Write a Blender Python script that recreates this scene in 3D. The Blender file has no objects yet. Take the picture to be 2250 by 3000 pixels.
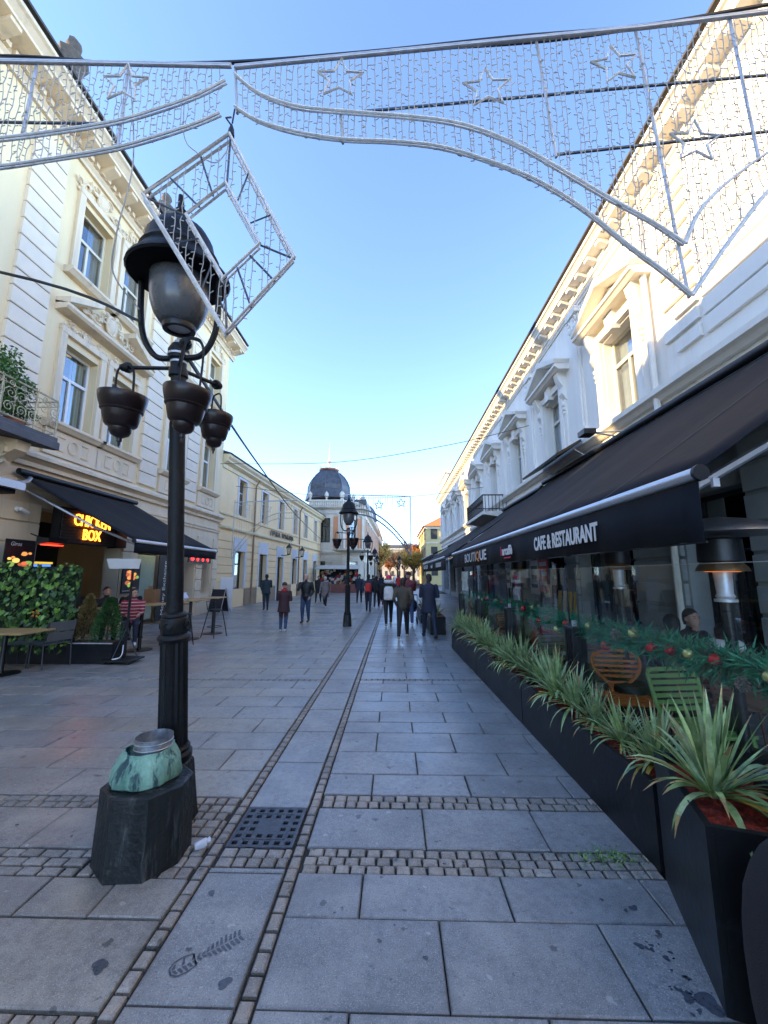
import bpy, bmesh, math, random
from mathutils import Vector, Matrix
D = bpy.data; SC = bpy.context.scene; COL = SC.collection
R = math.radians; rnd = random.Random(11); U = rnd.uniform
PI = math.pi
# ---------------------------------------------------------------- camera, sky, sun, exposure
cam = D.objects.new('camera', D.cameras.new('camera')); COL.objects.link(cam); SC.camera = cam
cam.data.sensor_fit = 'HORIZONTAL'; cam.data.sensor_width = 36; cam.data.lens = 36*850/1659
cam.data.clip_start = .05; cam.data.clip_end = 2000
cam.location = (0, 0, 1.75); cam.rotation_euler = (R(90+8.96), 0, R(1.465))
SUN_EL, SUN_T = R(21.6), R(15)            # elevation; how far the sun stands behind the street's cross direction
w = D.worlds.new('World'); SC.world = w; w.use_nodes = True
nt = w.node_tree; sky = nt.nodes.new('ShaderNodeTexSky'); sky.sky_type = 'NISHITA'; sky.sun_disc = False
sky.sun_elevation = SUN_EL; sky.altitude = 1500; sky.sun_rotation = R(270)-SUN_T; sky.air_density = .62; sky.dust_density = .1; sky.ozone_density = 1.7
bg = nt.nodes['Background']; bg.inputs['Strength'].default_value = .15
nt.links.new(sky.outputs[0], bg.inputs[0])
sl = D.lights.new('sun', 'SUN'); sl.energy = 2.0; sl.angle = R(.6); sl.color = (1, .74, .36)
sun = D.objects.new('sun', sl); COL.objects.link(sun)
_d = Vector((math.cos(SUN_EL)*math.cos(SUN_T), math.cos(SUN_EL)*math.sin(SUN_T), -math.sin(SUN_EL)))
sun.rotation_euler = _d.to_track_quat('-Z', 'Y').to_euler(); sun.location = (-30, -5, 30)
SC.view_settings.view_transform = 'Standard'; SC.view_settings.look = 'None'
SC.view_settings.exposure = 2.68; SC.view_settings.gamma = 1; SC.view_settings.use_curve_mapping = False
SC.cycles.max_bounces = 7; SC.cycles.transparent_max_bounces = 12; SC.cycles.caustics_reflective = False; SC.cycles.caustics_refractive = False
SC.cycles.use_denoising = True
# ---------------------------------------------------------------- materials
MC = {}
def M(name, col, rough=.6, metal=0., var=.14, vs=2.5, bump=0., bs=60, rand=0., spec=.5, stain=None, sr=(.52, .68), ss=.9, col2=None, streak=False):
    if name in MC: return MC[name]
    m = D.materials.new(name); m.use_nodes = True; MC[name] = m
    n = m.node_tree.nodes; l = m.node_tree.links; b = n['Principled BSDF']
    b.inputs['Roughness'].default_value = rough; b.inputs['Metallic'].default_value = metal; b.inputs['Specular IOR Level'].default_value = spec
    g = n.new('ShaderNodeNewGeometry'); pos = g.outputs['Position']
    if streak:
        mp = n.new('ShaderNodeMapping'); mp.inputs['Scale'].default_value = (1, 1, .12); l.new(pos, mp.inputs[0]); spos = mp.outputs[0]
    else: spos = pos
    a = n.new('ShaderNodeTexNoise'); a.inputs['Scale'].default_value = vs; a.inputs['Detail'].default_value = 6; a.inputs['Roughness'].default_value = .65
    l.new(spos, a.inputs['Vector'])
    mx = n.new('ShaderNodeMix'); mx.data_type = 'RGBA'
    c1 = [max(0, c*(1-var)) for c in col]; c2 = [min(1, c*(1+var)) for c in (col2 or col)]
    mx.inputs[6].default_value = (*c1, 1); mx.inputs[7].default_value = (*c2, 1)
    mr = n.new('ShaderNodeMapRange'); mr.inputs[1].default_value = .32; mr.inputs[2].default_value = .68; l.new(a.outputs[0], mr.inputs[0]); l.new(mr.outputs[0], mx.inputs[0])
    out = mx.outputs[2]
    if stain:
        s = n.new('ShaderNodeTexNoise'); s.inputs['Scale'].default_value = ss; s.inputs['Detail'].default_value = 8; s.inputs['Roughness'].default_value = .7; l.new(spos, s.inputs['Vector'])
        r2 = n.new('ShaderNodeMapRange'); r2.inputs[1].default_value = sr[0]; r2.inputs[2].default_value = sr[1]; l.new(s.outputs[0], r2.inputs[0])
        m2 = n.new('ShaderNodeMix'); m2.data_type = 'RGBA'; l.new(r2.outputs[0], m2.inputs[0]); l.new(out, m2.inputs[6]); m2.inputs[7].default_value = (*stain, 1); out = m2.outputs[2]
    if rand:
        oi = n.new('ShaderNodeObjectInfo'); h = n.new('ShaderNodeHueSaturation'); r3 = n.new('ShaderNodeMapRange')
        r3.inputs[3].default_value = 1-rand; r3.inputs[4].default_value = 1+rand; l.new(oi.outputs['Random'], r3.inputs[0]); l.new(r3.outputs[0], h.inputs['Value']); l.new(out, h.inputs['Color']); out = h.outputs[0]
    l.new(out, b.inputs['Base Color'])
    # uneven gloss
    r4 = n.new('ShaderNodeMapRange'); r4.inputs[3].default_value = max(.02, rough-.12); r4.inputs[4].default_value = min(1, rough+.12); l.new(a.outputs[0], r4.inputs[0]); l.new(r4.outputs[0], b.inputs['Roughness'])
    if bump:
        f = n.new('ShaderNodeTexNoise'); f.inputs['Scale'].default_value = bs; f.inputs['Detail'].default_value = 5; l.new(pos, f.inputs['Vector'])
        bp = n.new('ShaderNodeBump'); bp.inputs['Strength'].default_value = bump; bp.inputs['Distance'].default_value = .02; l.new(f.outputs[0], bp.inputs['Height']); l.new(bp.outputs[0], b.inputs['Normal'])
    return m
def granite(name, col, warm, rand=.12, rough=.35):
    m = M(name, col, rough, var=.16, vs=1.7, rand=rand, stain=warm, sr=(.5, .75), ss=.55)
    n = m.node_tree.nodes; l = m.node_tree.links; b = n['Principled BSDF']
    src = b.inputs['Base Color'].links[0].from_socket
    g = n.new('ShaderNodeNewGeometry')
    def mixin(src, fac_socket, lo, hi, c, mx=1.0):
        r = n.new('ShaderNodeMapRange'); r.inputs[1].default_value = lo; r.inputs[2].default_value = hi; r.inputs[4].default_value = mx; l.new(fac_socket, r.inputs[0])
        x = n.new('ShaderNodeMix'); x.data_type = 'RGBA'; l.new(r.outputs[0], x.inputs[0]); l.new(src, x.inputs[6]); x.inputs[7].default_value = (*c, 1); return x.outputs[2]
    def noise(scale, det=3, off=0):
        t = n.new('ShaderNodeTexNoise'); t.inputs['Scale'].default_value = scale; t.inputs['Detail'].default_value = det
        if off:
            q = n.new('ShaderNodeVectorMath'); q.inputs[1].default_value = (off, off*2, 0); l.new(g.outputs['Position'], q.inputs[0]); l.new(q.outputs[0], t.inputs['Vector'])
        else: l.new(g.outputs['Position'], t.inputs['Vector'])
        return t.outputs[0]
    sp = noise(210, 2); sp2 = noise(110, 3, 5)
    src = mixin(src, noise(22, 8, 21), .42, .70, [c*.62 for c in col], .75)
    src = mixin(src, noise(3.2, 9, 31), .48, .72, [min(1, warm[i]*1.25) for i in range(3)], .7)
    src = mixin(src, noise(1.1, 7, 41), .55, .72, [c*.7 for c in col], .6)
    src = mixin(src, sp, .57, .68, [min(1, c*2.0) for c in col], .75)
    src = mixin(src, sp2, .57, .66, [c*.45 for c in col], .6)
    src = mixin(src, noise(9, 5, 9), .665, .69, [c*.3 for c in col], .75)      # dark drips
    src = mixin(src, noise(14, 2, 13), .71, .73, (.46, .46, .43), .6)            # trodden gum
    tc = n.new('ShaderNodeTexCoord'); sx = n.new('ShaderNodeSeparateXYZ'); l.new(tc.outputs['Generated'], sx.inputs[0]); es = []
    for ax in (0, 1):                      # grime gathered along the joints
        m1 = n.new('ShaderNodeMath'); m1.operation = 'SUBTRACT'; m1.inputs[1].default_value = .5; l.new(sx.outputs[ax], m1.inputs[0]); m2 = n.new('ShaderNodeMath'); m2.operation = 'ABSOLUTE'; l.new(m1.outputs[0], m2.inputs[0]); es.append(m2)
    mm = n.new('ShaderNodeMath'); mm.operation = 'MAXIMUM'; l.new(es[0].outputs[0], mm.inputs[0]); l.new(es[1].outputs[0], mm.inputs[1])
    ad = n.new('ShaderNodeMath'); ad.operation = 'MULTIPLY_ADD'; ad.inputs[1].default_value = .22; l.new(noise(7, 6, 51), ad.inputs[0]); l.new(mm.outputs[0], ad.inputs[2])
    src = mixin(src, ad.outputs[0], .57, .66, [c*.42 for c in col], .62)
    l.new(src, b.inputs['Base Color'])
    bp = n.new('ShaderNodeBump'); bp.inputs['Strength'].default_value = .12; bp.inputs['Distance'].default_value = .01; l.new(sp2, bp.inputs['Height']); l.new(bp.outputs[0], b.inputs['Normal'])
    wet = noise(.8, 4, 3); r = n.new('ShaderNodeMapRange'); r.inputs[1].default_value = .4; r.inputs[2].default_value = .65; r.inputs[3].default_value = rough-.07; r.inputs[4].default_value = rough+.12
    l.new(wet, r.inputs[0]); l.new(r.outputs[0], b.inputs['Roughness'])
    return m
def glass(name, tint=(.9, .95, .95), minr=.06, boost=1.0, rough=.0):
    if name in MC: return MC[name]
    m = D.materials.new(name); m.use_nodes = True; MC[name] = m; n = m.node_tree.nodes; l = m.node_tree.links; n.remove(n['Principled BSDF'])
    t = n.new('ShaderNodeBsdfTransparent'); t.inputs[0].default_value = (*tint, 1); g = n.new('ShaderNodeBsdfGlossy'); g.inputs['Roughness'].default_value = rough; g.inputs[0].default_value = (.95, .97, 1, 1)
    f = n.new('ShaderNodeLayerWeight'); f.inputs[0].default_value = .5; p = n.new('ShaderNodeMath'); p.operation = 'POWER'; p.inputs[1].default_value = 4.2; l.new(f.outputs['Facing'], p.inputs[0])
    r = n.new('ShaderNodeMath'); r.operation = 'MULTIPLY_ADD'; r.inputs[1].default_value = boost; r.inputs[2].default_value = minr; r.use_clamp = True
    l.new(p.outputs[0], r.inputs[0]); x = n.new('ShaderNodeMixShader'); l.new(r.outputs[0], x.inputs[0]); l.new(t.outputs[0], x.inputs[1]); l.new(g.outputs[0], x.inputs[2]); l.new(x.outputs[0], n['Material Output'].inputs[0])
    return m
def emit(name, col, s):
    if name in MC: return MC[name]
    m = D.materials.new(name); m.use_nodes = True; MC[name] = m; b = m.node_tree.nodes['Principled BSDF']
    b.inputs['Base Color'].default_value = (*[c*.5 for c in col], 1); b.inputs['Emission Color'].default_value = (*col, 1); b.inputs['Emission Strength'].default_value = s
    return m
def stripes(name, cols, scale, axis=1, rough=.7):
    """vertical or horizontal bands of woven / printed colour"""
    if name in MC: return MC[name]
    m = D.materials.new(name); m.use_nodes = True; MC[name] = m; n = m.node_tree.nodes; l = m.node_tree.links; b = n['Principled BSDF']; b.inputs['Roughness'].default_value = rough
    g = n.new('ShaderNodeNewGeometry'); s = n.new('ShaderNodeSeparateXYZ'); l.new(g.outputs['Position'], s.inputs[0])
    a = n.new('ShaderNodeMath'); a.operation = 'MULTIPLY'; a.inputs[1].default_value = scale; l.new(s.outputs[axis], a.inputs[0])
    f = n.new('ShaderNodeMath'); f.operation = 'FRACT'; l.new(a.outputs[0], f.inputs[0])
    c = n.new('ShaderNodeValToRGB'); c.color_ramp.interpolation = 'CONSTANT'; l.new(f.outputs[0], c.inputs[0]); e = c.color_ramp.elements
    while len(e) < len(cols): e.new(.5)
    for i, q in enumerate(cols): e[i].position = i/len(cols); e[i].color = (*q, 1)
    l.new(c.outputs[0], b.inputs['Base Color']); return m
def leafmat(name, col, col2, rough=.45):
    m = M(name, col, rough, var=.3, vs=9, rand=.35, col2=col2); b = m.node_tree.nodes['Principled BSDF']
    b.inputs['Subsurface Weight'].default_value = .0; return m
# ---------------------------------------------------------------- mesh helpers
class MB:
    def __init__(s, T=None): s.v = []; s.f = []; s.T = T; s.mi = []; s.m = 0
    def add(s, vs, fs):
        o = len(s.v); s.v += [tuple(s.T @ Vector(p)) if s.T else tuple(p) for p in vs]; s.f += [[i+o for i in f] for f in fs]; s.mi += [s.m]*len(fs); return s
    def box(s, a, b):
        x0, y0, z0 = a; x1, y1, z1 = b
        return s.add([(x0, y0, z0), (x1, y0, z0), (x1, y1, z0), (x0, y1, z0), (x0, y0, z1), (x1, y0, z1), (x1, y1, z1), (x0, y1, z1)],
                     [(3, 2, 1, 0), (4, 5, 6, 7), (0, 1, 5, 4), (1, 2, 6, 5), (2, 3, 7, 6), (3, 0, 4, 7)])
    def cham(s, a, b, c=.006):            # box with chamfered top edges
        x0, y0, z0 = a; x1, y1, z1 = b; k = z1-c
        return s.add([(x0, y0, z0), (x1, y0, z0), (x1, y1, z0), (x0, y1, z0), (x0, y0, k), (x1, y0, k), (x1, y1, k), (x0, y1, k), (x0+c, y0+c, z1), (x1-c, y0+c, z1), (x1-c, y1-c, z1), (x0+c, y1-c, z1)],
                     [(0, 1, 5, 4), (1, 2, 6, 5), (2, 3, 7, 6), (3, 0, 4, 7), (4, 5, 9, 8), (5, 6, 10, 9), (6, 7, 11, 10), (7, 4, 8, 11), (8, 9, 10, 11)])
    def ext(s, pts, vec):                 # closed polygon extruded along vec
        n = len(pts); v = Vector(vec); p2 = [tuple(Vector(p)+v) for p in pts]
        return s.add(list(pts)+p2, [tuple(range(n))[::-1], tuple(range(n, 2*n))]+[(i, (i+1) % n, n+(i+1) % n, n+i) for i in range(n)])
    def prof(s, pts, u0, u1):             # (n,z) profile run along u: facade frame (u, n, z)
        return s.ext([(u0, a, b) for a, b in pts], (u1-u0, 0, 0))
    def lathe(s, pr, n=20, c=(0, 0, 0), X=None, wob=None):
        vs = []; fs = []
        for j, (r, z) in enumerate(pr):
            for i in range(n):
                t = 2*PI*i/n; q = r*(wob(t, j) if wob else 1); p = Vector((q*math.cos(t), q*math.sin(t), z))
                if X: p = X @ p
                vs.append(tuple(p+Vector(c)))
        for j in range(len(pr)-1):
            for i in range(n): fs.append((j*n+i, j*n+(i+1) % n, (j+1)*n+(i+1) % n, (j+1)*n+i))
        if pr[0][0] > 1e-4: fs.append(tuple(range(n))[::-1])
        if pr[-1][0] > 1e-4: fs.append(tuple(range((len(pr)-1)*n, len(pr)*n)))
        return s.add(vs, fs)
    def tube(s, pts, r, n=6, r2=None, closed=False):
        pts = [Vector(p) for p in pts]; N = len(pts); vs = []; fs = []
        up = None
        for j, p in enumerate(pts):
            if closed: d = pts[(j+1) % N]-pts[j-1]
            else: d = pts[min(j+1, N-1)]-pts[max(j-1, 0)]
            d = d.normalized() if d.length > 1e-9 else Vector((0, 0, 1))
            if up is None: up = d.orthogonal().normalized()
            up = (up-d*up.dot(d)); up = up.normalized() if up.length > 1e-6 else d.orthogonal().normalized()
            b = d.cross(up); rr = r if r2 is None else r+(r2-r)*j/max(1, N-1)
            if isinstance(r, (list, tuple)): rr = r[j]
            for i in range(n):
                t = 2*PI*(i+.5)/n; vs.append(tuple(p+(up*math.cos(t)+b*math.sin(t))*rr))
        for j in range(N if closed else N-1):
            k = (j+1) % N
            for i in range(n): fs.append((j*n+i, j*n+(i+1) % n, k*n+(i+1) % n, k*n+i))
        if not closed: fs += [tuple(range(n))[::-1], tuple(range((N-1)*n, N*n))]
        return s.add(vs, fs)
    def ball(s, c, r, n=10, m=7, sc=(1, 1, 1)):
        return s.lathe([(max(1e-5, r*math.sin(PI*j/m)), -r*math.cos(PI*j/m)) for j in range(m+1)], n, c, Matrix.Diagonal((*sc,)))
    def loft(s, secs, n=14):              # closed tube through ellipses (centre, rx, ry) in horizontal planes
        vs = []; fs = []
        for (c, rx, ry) in secs:
            for i in range(n): t = 2*PI*i/n; vs.append((c[0]+rx*math.cos(t), c[1]+ry*math.sin(t), c[2]))
        for j in range(len(secs)-1):
            for i in range(n): fs.append((j*n+i, j*n+(i+1) % n, (j+1)*n+(i+1) % n, (j+1)*n+i))
        fs += [tuple(range(n))[::-1], tuple(range((len(secs)-1)*n, len(secs)*n))]
        return s.add(vs, fs)
    def mesh(s, name, mats=(), smooth=False, recalc=True):
        me = D.meshes.new(name); me.from_pydata(s.v, [], s.f)
        for m in mats: me.materials.append(m)
        if recalc and len(s.f) < 60000:
            b = bmesh.new(); b.from_mesh(me); bmesh.ops.recalc_face_normals(b, faces=b.faces); b.to_mesh(me); b.free()
        if len(mats) > 1:
            for p, i in zip(me.polygons, s.mi): p.material_index = i
        if smooth:
            for p in me.polygons: p.use_smooth = True
            try: me.set_sharp_from_angle(angle=R(38))
            except Exception: pass
        return me
    def build(s, name, mat, parent=None, smooth=False, loc=None, recalc=True):
        o = D.objects.new(name, s.mesh(name, mat if isinstance(mat, (list, tuple)) else (mat,), smooth, recalc)); COL.objects.link(o)
        if parent: o.parent = parent
        if loc: o.location = loc
        return o
def inst(name, me, parent, loc=(0, 0, 0), rot=(0, 0, 0), sc=(1, 1, 1)):
    o = D.objects.new(name, me); COL.objects.link(o); o.parent = parent; o.location = loc; o.rotation_euler = rot; o.scale = sc; return o
def tag(o, label, cat, group=None):
    o['label'] = label; o['category'] = cat
    if group: o['group'] = group
    return o
def thing(name, label, cat, loc=(0, 0, 0), rz=0, group=None):
    o = D.objects.new(name, None); COL.objects.link(o); o.location = loc; o.rotation_euler = (0, 0, rz); o.empty_display_size = .2
    return tag(o, label, cat, group)
def struct(o): o['kind'] = 'structure'; return o
def stuff(o): o['kind'] = 'stuff'; return o
def dup(root, loc, rz=None, label=None, sc=None):
    r = root.copy(); COL.objects.link(r); r.location = loc
    if rz is not None: r.rotation_euler = (0, 0, rz)
    if sc: r.scale = (sc, sc, sc)
    if label: r['label'] = label
    def rec(a, b):
        for ch in kids(a):
            c = ch.copy(); COL.objects.link(c); c.parent = b; rec(ch, c)
    rec(root, r); return r
def kids(o): return list(o.children)
def frame(ux, nx, o):                     # facade frame (u, n, z) -> local
    m = Matrix.Identity(4); m.col[0][:3] = ux; m.col[1][:3] = nx; m.col[2][:3] = (0, 0, 1); m.col[3][:3] = o; return m
def text_mesh(s, w, h, depth=.01, bold=0., name='lettering', mat=None, shear=0):
    cu = D.curves.new(name, 'FONT'); cu.body = s; cu.size = 1; cu.extrude = .02; cu.offset = bold; cu.resolution_u = 3; cu.shear = shear
    o = D.objects.new(name, cu); COL.objects.link(o); dg = bpy.context.evaluated_depsgraph_get(); me = D.meshes.new_from_object(o.evaluated_get(dg)); D.objects.remove(o); D.curves.remove(cu)
    xs = [v.co.x for v in me.vertices]; ys = [v.co.y for v in me.vertices]; x0, x1, y0, y1 = min(xs), max(xs), min(ys), max(ys)
    for v in me.vertices: v.co = ((v.co.x-x0)/(x1-x0)*w, (v.co.y-y0)/(y1-y0)*h, depth if v.co.z > 0 else 0)
    me.materials.clear()
    if mat: me.materials.append(mat)
    return me
def put_text(s, org, right, up, w, h, mat, parent, depth=.01, bold=.0, name='lettering', shear=0):
    me = text_mesh(s, w, h, depth, bold, name, mat, shear); r = Vector(right).normalized(); u = Vector(up).normalized(); n = r.cross(u)
    m = Matrix.Identity(4); m.col[0][:3] = r; m.col[1][:3] = u; m.col[2][:3] = n; m.col[3][:3] = org
    me.transform(m); o = D.objects.new(name, me); COL.objects.link(o); o.parent = parent; return o
def wall(mb, u0, u1, z0, z1, ops, dep, n0=0.):
    """facade sheet with real openings and reveals; ops = (u0, u1, z0, z1)"""
    us = sorted({u0, u1, *[o[0] for o in ops], *[o[1] for o in ops]}); zs = sorted({z0, z1, *[o[2] for o in ops], *[o[3] for o in ops]})
    for a, b in zip(us, us[1:]):
        for c, d in zip(zs, zs[1:]):
            mu, mz = (a+b)/2, (c+d)/2
            if any(o[0] < mu < o[1] and o[2] < mz < o[3] for o in ops): continue
            mb.add([(a, n0, c), (b, n0, c), (b, n0, d), (a, n0, d)], [(0, 1, 2, 3)])
    for a, b, c, d in ops:
        e = n0-dep
        mb.add([(a, n0, c), (a, e, c), (a, e, d), (a, n0, d)], [(0, 1, 2, 3)]); mb.add([(b, n0, c), (b, n0, d), (b, e, d), (b, e, c)], [(0, 1, 2, 3)])
        mb.add([(a, n0, d), (a, e, d), (b, e, d), (b, n0, d)], [(0, 1, 2, 3)]); mb.add([(a, n0, c), (b, n0, c), (b, e, c), (a, e, c)], [(0, 1, 2, 3)])
def courses(root, T, mat, u0, u1, zs, n0, n1, g=.03):
    """rusticated courses: each stone course proud of the wall with recessed joints; zs = joint heights"""
    for a, b in zip(zs, zs[1:]): mb = MB(T); mb.prof([(n0, a+g*.5), (n1-.012, a+g*.5), (n1, a+g*.5+.012), (n1, b-g*.5-.012), (n1-.012, b-g*.5), (n0, b-g*.5)], u0, u1); mb.build('stone_course', mat, root)
def window(root, T, u0, u1, z0, z1, n, fm, gm, back=None, curtain=None, tr=.62, mull=1, fw=.07, rows=0, name='window'):
    """frame with a transom at tr of its height, mullions below and above; panes are sub-parts"""
    mb = MB(T); d = .06
    mb.box((u0, n-d, z0), (u0+fw, n, z1)); mb.box((u1-fw, n-d, z0), (u1, n, z1)); mb.box((u0+fw, n-d, z0), (u1-fw, n, z0+fw)); mb.box((u0+fw, n-d, z1-fw), (u1-fw, n, z1))
    zt = z0+(z1-z0)*tr; us = [u0+fw]
    if tr < 1: mb.box((u0+fw, n-d, zt-fw*.6), (u1-fw, n+.012, zt+fw*.6))
    for i in range(mull):
        c = u0+(u1-u0)*(i+1)/(mull+1); mb.box((c-fw*.55, n-d, z0+fw), (c+fw*.55, n+.006, (zt if tr < 1 else z1)-fw*.6)); us.append(c)
    us.append(u1-fw)
    for r in range(rows):
        z = z0+(zt-z0)*(r+1)/(rows+1); mb.box((u0+fw, n-d+.01, z-.015), (u1-fw, n-.004, z+.015))
    f = mb.build(name, fm, root)
    for a, b in zip(us, us[1:]):
        q = MB(T); q.box((a, n-.04, z0+fw), (b, n-.032, zt)); q.build('pane', gm, f)
    if tr < 1:
        q = MB(T); q.box((u0+fw, n-.04, zt), (u1-fw, n-.032, z1-fw)); q.build('pane', gm, f)
    if curtain:
        q = MB(T); N = 28
        for a, b, in ((u0+.04, u0+(u1-u0)*.36), (u1-(u1-u0)*.40, u1-.04)):
            pts = [(a+(b-a)*i/N, n-.16+.03*math.sin(i*1.9)) for i in range(N+1)]
            for (p, pn), (s2, sn) in zip(pts, pts[1:]): q.add([(p, pn, z0), (s2, sn, z0), (s2, sn, z1), (p, pn, z1)], [(0, 1, 2, 3)])
        q.build('curtain', curtain, f, recalc=False)
    if back:
        q = MB(T); q.box((u0-.1, n-.6, z0-.1), (u1+.1, n-.5, z1+.1)); q.box((u0-.1, n-.5, z0-.12), (u1+.1, n-.06, z0-.1)); q.build('interior', back, f)
    return f
def scroll(mb, u, z, n, r, turns=1.4, hand=1, t=.02, start=0., flip=1):
    pts = []
    for i in range(15):
        k = i/14; a = start+hand*turns*2*PI*k; q = r*(1-.85*k); pts.append((u+flip*q*math.cos(a), n+t*.3, z+q*math.sin(a)))
    mb.tube(pts, t, 5, t*.5)
def relief(mb, u, z, w, h, n, seed=1):
    """symmetrical stucco ornament: cartouche, scrolls and leaves"""
    q = random.Random(seed); mb.ball((u, n, z), h*.26, 10, 6, (.8, .35, 1.15)); mb.tube([(u+h*.3*math.cos(a)*.8, n+.01, z+h*.34*math.sin(a)) for a in [i*PI/8 for i in range(16)]], h*.05, 5, closed=True)
    k = max(2, int(w/h*1.6))
    for s in (-1, 1):
        for i in range(k):
            uu = u+s*(w*.5*(i+.9)/k); zz = z+h*(.2*math.cos(i*2.1)-.12*i/k); r = h*(.27-.12*i/k)
            scroll(mb, uu, zz, n, r, 1.3, s*(1 if i % 2 else -1), h*.045, q.uniform(0, 6))
            for j in range(2): mb.ball((uu+q.uniform(-.1, .1)*h*2, n, zz+q.uniform(-.4, .3)*h), h*.09, 6, 4, (1.3, .5, .8))
def pts_arc(pts, n=6):                    # Catmull-Rom through points
    P = [Vector(p) for p in pts]; out = []
    for i in range(len(P)-1):
        a, b, c, d = P[max(i-1, 0)], P[i], P[i+1], P[min(i+2, len(P)-1)]
        for k in range(n):
            t = k/n; out.append(.5*((2*b)+(c-a)*t+(2*a-5*b+4*c-d)*t*t+(3*b-a-3*c+d)*t**3))
    out.append(P[-1]); return out
# ---------------------------------------------------------------- shared materials
cream = M('cream_stucco', (.82, .655, .40), .85, var=.06, vs=1.2, bump=.15, bs=90, stain=(.66, .55, .33), sr=(.5, .72), ss=.9, streak=True)
trimc = M('pale_trim', (.76, .62, .44), .8, var=.08, vs=2, bump=.12, bs=80, stain=(.46, .38, .28), sr=(.55, .75), ss=1.6, streak=True)
whitew = M('white_stucco', (.85, .80, .725), .8, var=.04, vs=1.5, bump=.12, bs=90, stain=(.70, .63, .53), sr=(.54, .76), ss=1.1, streak=True)
whitet = M('white_trim', (.80, .74, .65), .75, var=.07, vs=3, bump=.1, bs=60, stain=(.52, .49, .44), sr=(.6, .78), ss=1.5)
pvc = M('white_frame', (.80, .80, .80), .4, var=.03)
woodf = M('cream_window_frame', (.66, .62, .52), .5, var=.06)
pane = glass('window_pane', (.8, .85, .88), .16, .9)
panedk = glass('dark_pane', (.5, .55, .57), .12, .9)
dark = M('dark_interior', (.02, .02, .022), .9)
warmdk = M('dim_interior', (.06, .055, .05), .9)
blackm = M('black_painted_metal', (.009, .009, .011), .42, var=.3, bump=.08, bs=30, spec=.5)
iron = M('cast_iron', (.008, .009, .011), .5, var=.35, vs=8, bump=.2, bs=45, spec=.3)
steel = M('galvanised_steel', (.56, .57, .60), .38, .35, var=.15, vs=12)
alu = M('brushed_aluminium', (.62, .64, .68), .42, .9, var=.06)
roofm = M('dark_roof', (.07, .06, .055), .8, var=.3, bump=.3, bs=20)
canvas = M('black_canvas', (.010, .012, .018), .85, spec=.12, var=.25, vs=2, bump=.15, bs=8, stain=(.017, .018, .023), sr=(.5, .8), ss=.8)
stoneg = M('dark_granite_block', (.016, .019, .020), .5, var=.5, vs=10, bump=.5, bs=30, stain=(.13, .135, .13), sr=(.55, .72), ss=14, streak=True, spec=.35)
# ---------------------------------------------------------------- ground and paving
g = MB(); g.add([(-300, -80, -.06), (300, -80, -.06), (300, 900, -.06), (-300, 900, -.06)], [(0, 1, 2, 3)])
ground = struct(g.build('ground', M('far_paving', (.24, .22, .20), .6, var=.15, vs=.4, bump=.1, bs=4)))
j = MB(); j.add([(-8.8, -6, -.022), (5.0, -6, -.022), (5.0, 95, -.022), (-8.8, 95, -.022)], [(0, 1, 2, 3)])
pavement = struct(j.build('pavement', M('joint_dirt', (.030, .030, .028), .9, var=.4, vs=6, bump=.3, bs=80)))
blue = granite('blue_granite_slab', (.256, .256, .256), (.292, .284, .27), .13)
worn = granite('worn_granite_slab', (.285, .272, .252), (.33, .302, .255), .13)
settm = granite('porphyry_sett', (.285, .26, .23), (.33, .275, .22), .3, .55)
slabs, setts = [], []
def slab(x0, x1, y0, y1, m): slabs.append((x0, x1, y0, y1, m))
def sett(x0, x1, y0, y1): setts.append((x0, x1, y0, y1))
def row(y0, y1, x0, x1, off, m, wd=.8):
    x = x0; k = math.floor((x0-off)/wd)*wd+off
    while k < x1-1e-3:
        a, b = max(k, x0), min(k+wd, x1)
        if b-a > .05: slab(a, b, y0, y1, m)
        k += wd
def band(y0, y1, x0, x1, n, wd=.092):
    h = (y1-y0)/n
    for i in range(n):
        x = x0+U(0, .02)
        while x < x1-.04:
            ww = wd*U(.85, 1.18); sett(x, min(x+ww, x1), y0+i*h, y0+(i+1)*h); x += ww
ybR = [-.7, -.27, .16, .59, 1.02, 1.45, 1.885, 2.325, 2.63]
ybR2 = [3.47, 3.80, 4.24, 4.72, 5.04, 5.40, 5.82, 6.26, 6.70, 6.90]
def far_rows(y):
    out = [y]
    while y < 48: y += .43 if y < 20 else .86; out.append(y)
    return out
XR0, XR1, XL1 = -.575, 4.8, -1.205
for i, (a, b) in enumerate(zip(ybR, ybR[1:])): row(a, b, XR0, XR1, (-.19 if i % 2 else .22), blue)
band(2.63, 2.845, XR0, 1.6, 3); row(2.63, 2.845, 1.6, XR1, .2, blue); row(2.85, 3.29, XR0, XR1, .2, blue); band(3.30, 3.465, XR0, 1.6, 2); row(3.30, 3.465, 1.6, XR1, .2, blue)
for i, (a, b) in enumerate(zip(ybR2, ybR2[1:])): row(a, b, XR0, XR1, (-.19 if i % 2 == 0 else .2), blue)
band(6.90, 6.99, XR0, 1.5, 1); fr = far_rows(7.0)
for i, (a, b) in enumerate(zip(fr, fr[1:])): row(a, b, XR0, XR1 if b < 36 else 3.5, (-.19 if i % 2 else .2), blue, .8 if b < 20 else 1.6)
ybL = [-.7, -.27, .16, .59, 1.02, 1.45, 1.66]
for i, (a, b) in enumerate(zip(ybL, ybL[1:])): row(a, b, -8.6, XL1, (-1.6 if i % 2 else -2.0), worn)
band(1.67, 1.855, -3.6, XL1, 2); row(1.67, 1.855, -8.6, -3.6, 0, worn); row(1.86, 2.29, -8.6, XL1, -2.35, worn, 1.15); row(2.295, 2.565, -8.6, XL1, -1.6, worn, .4)
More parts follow.
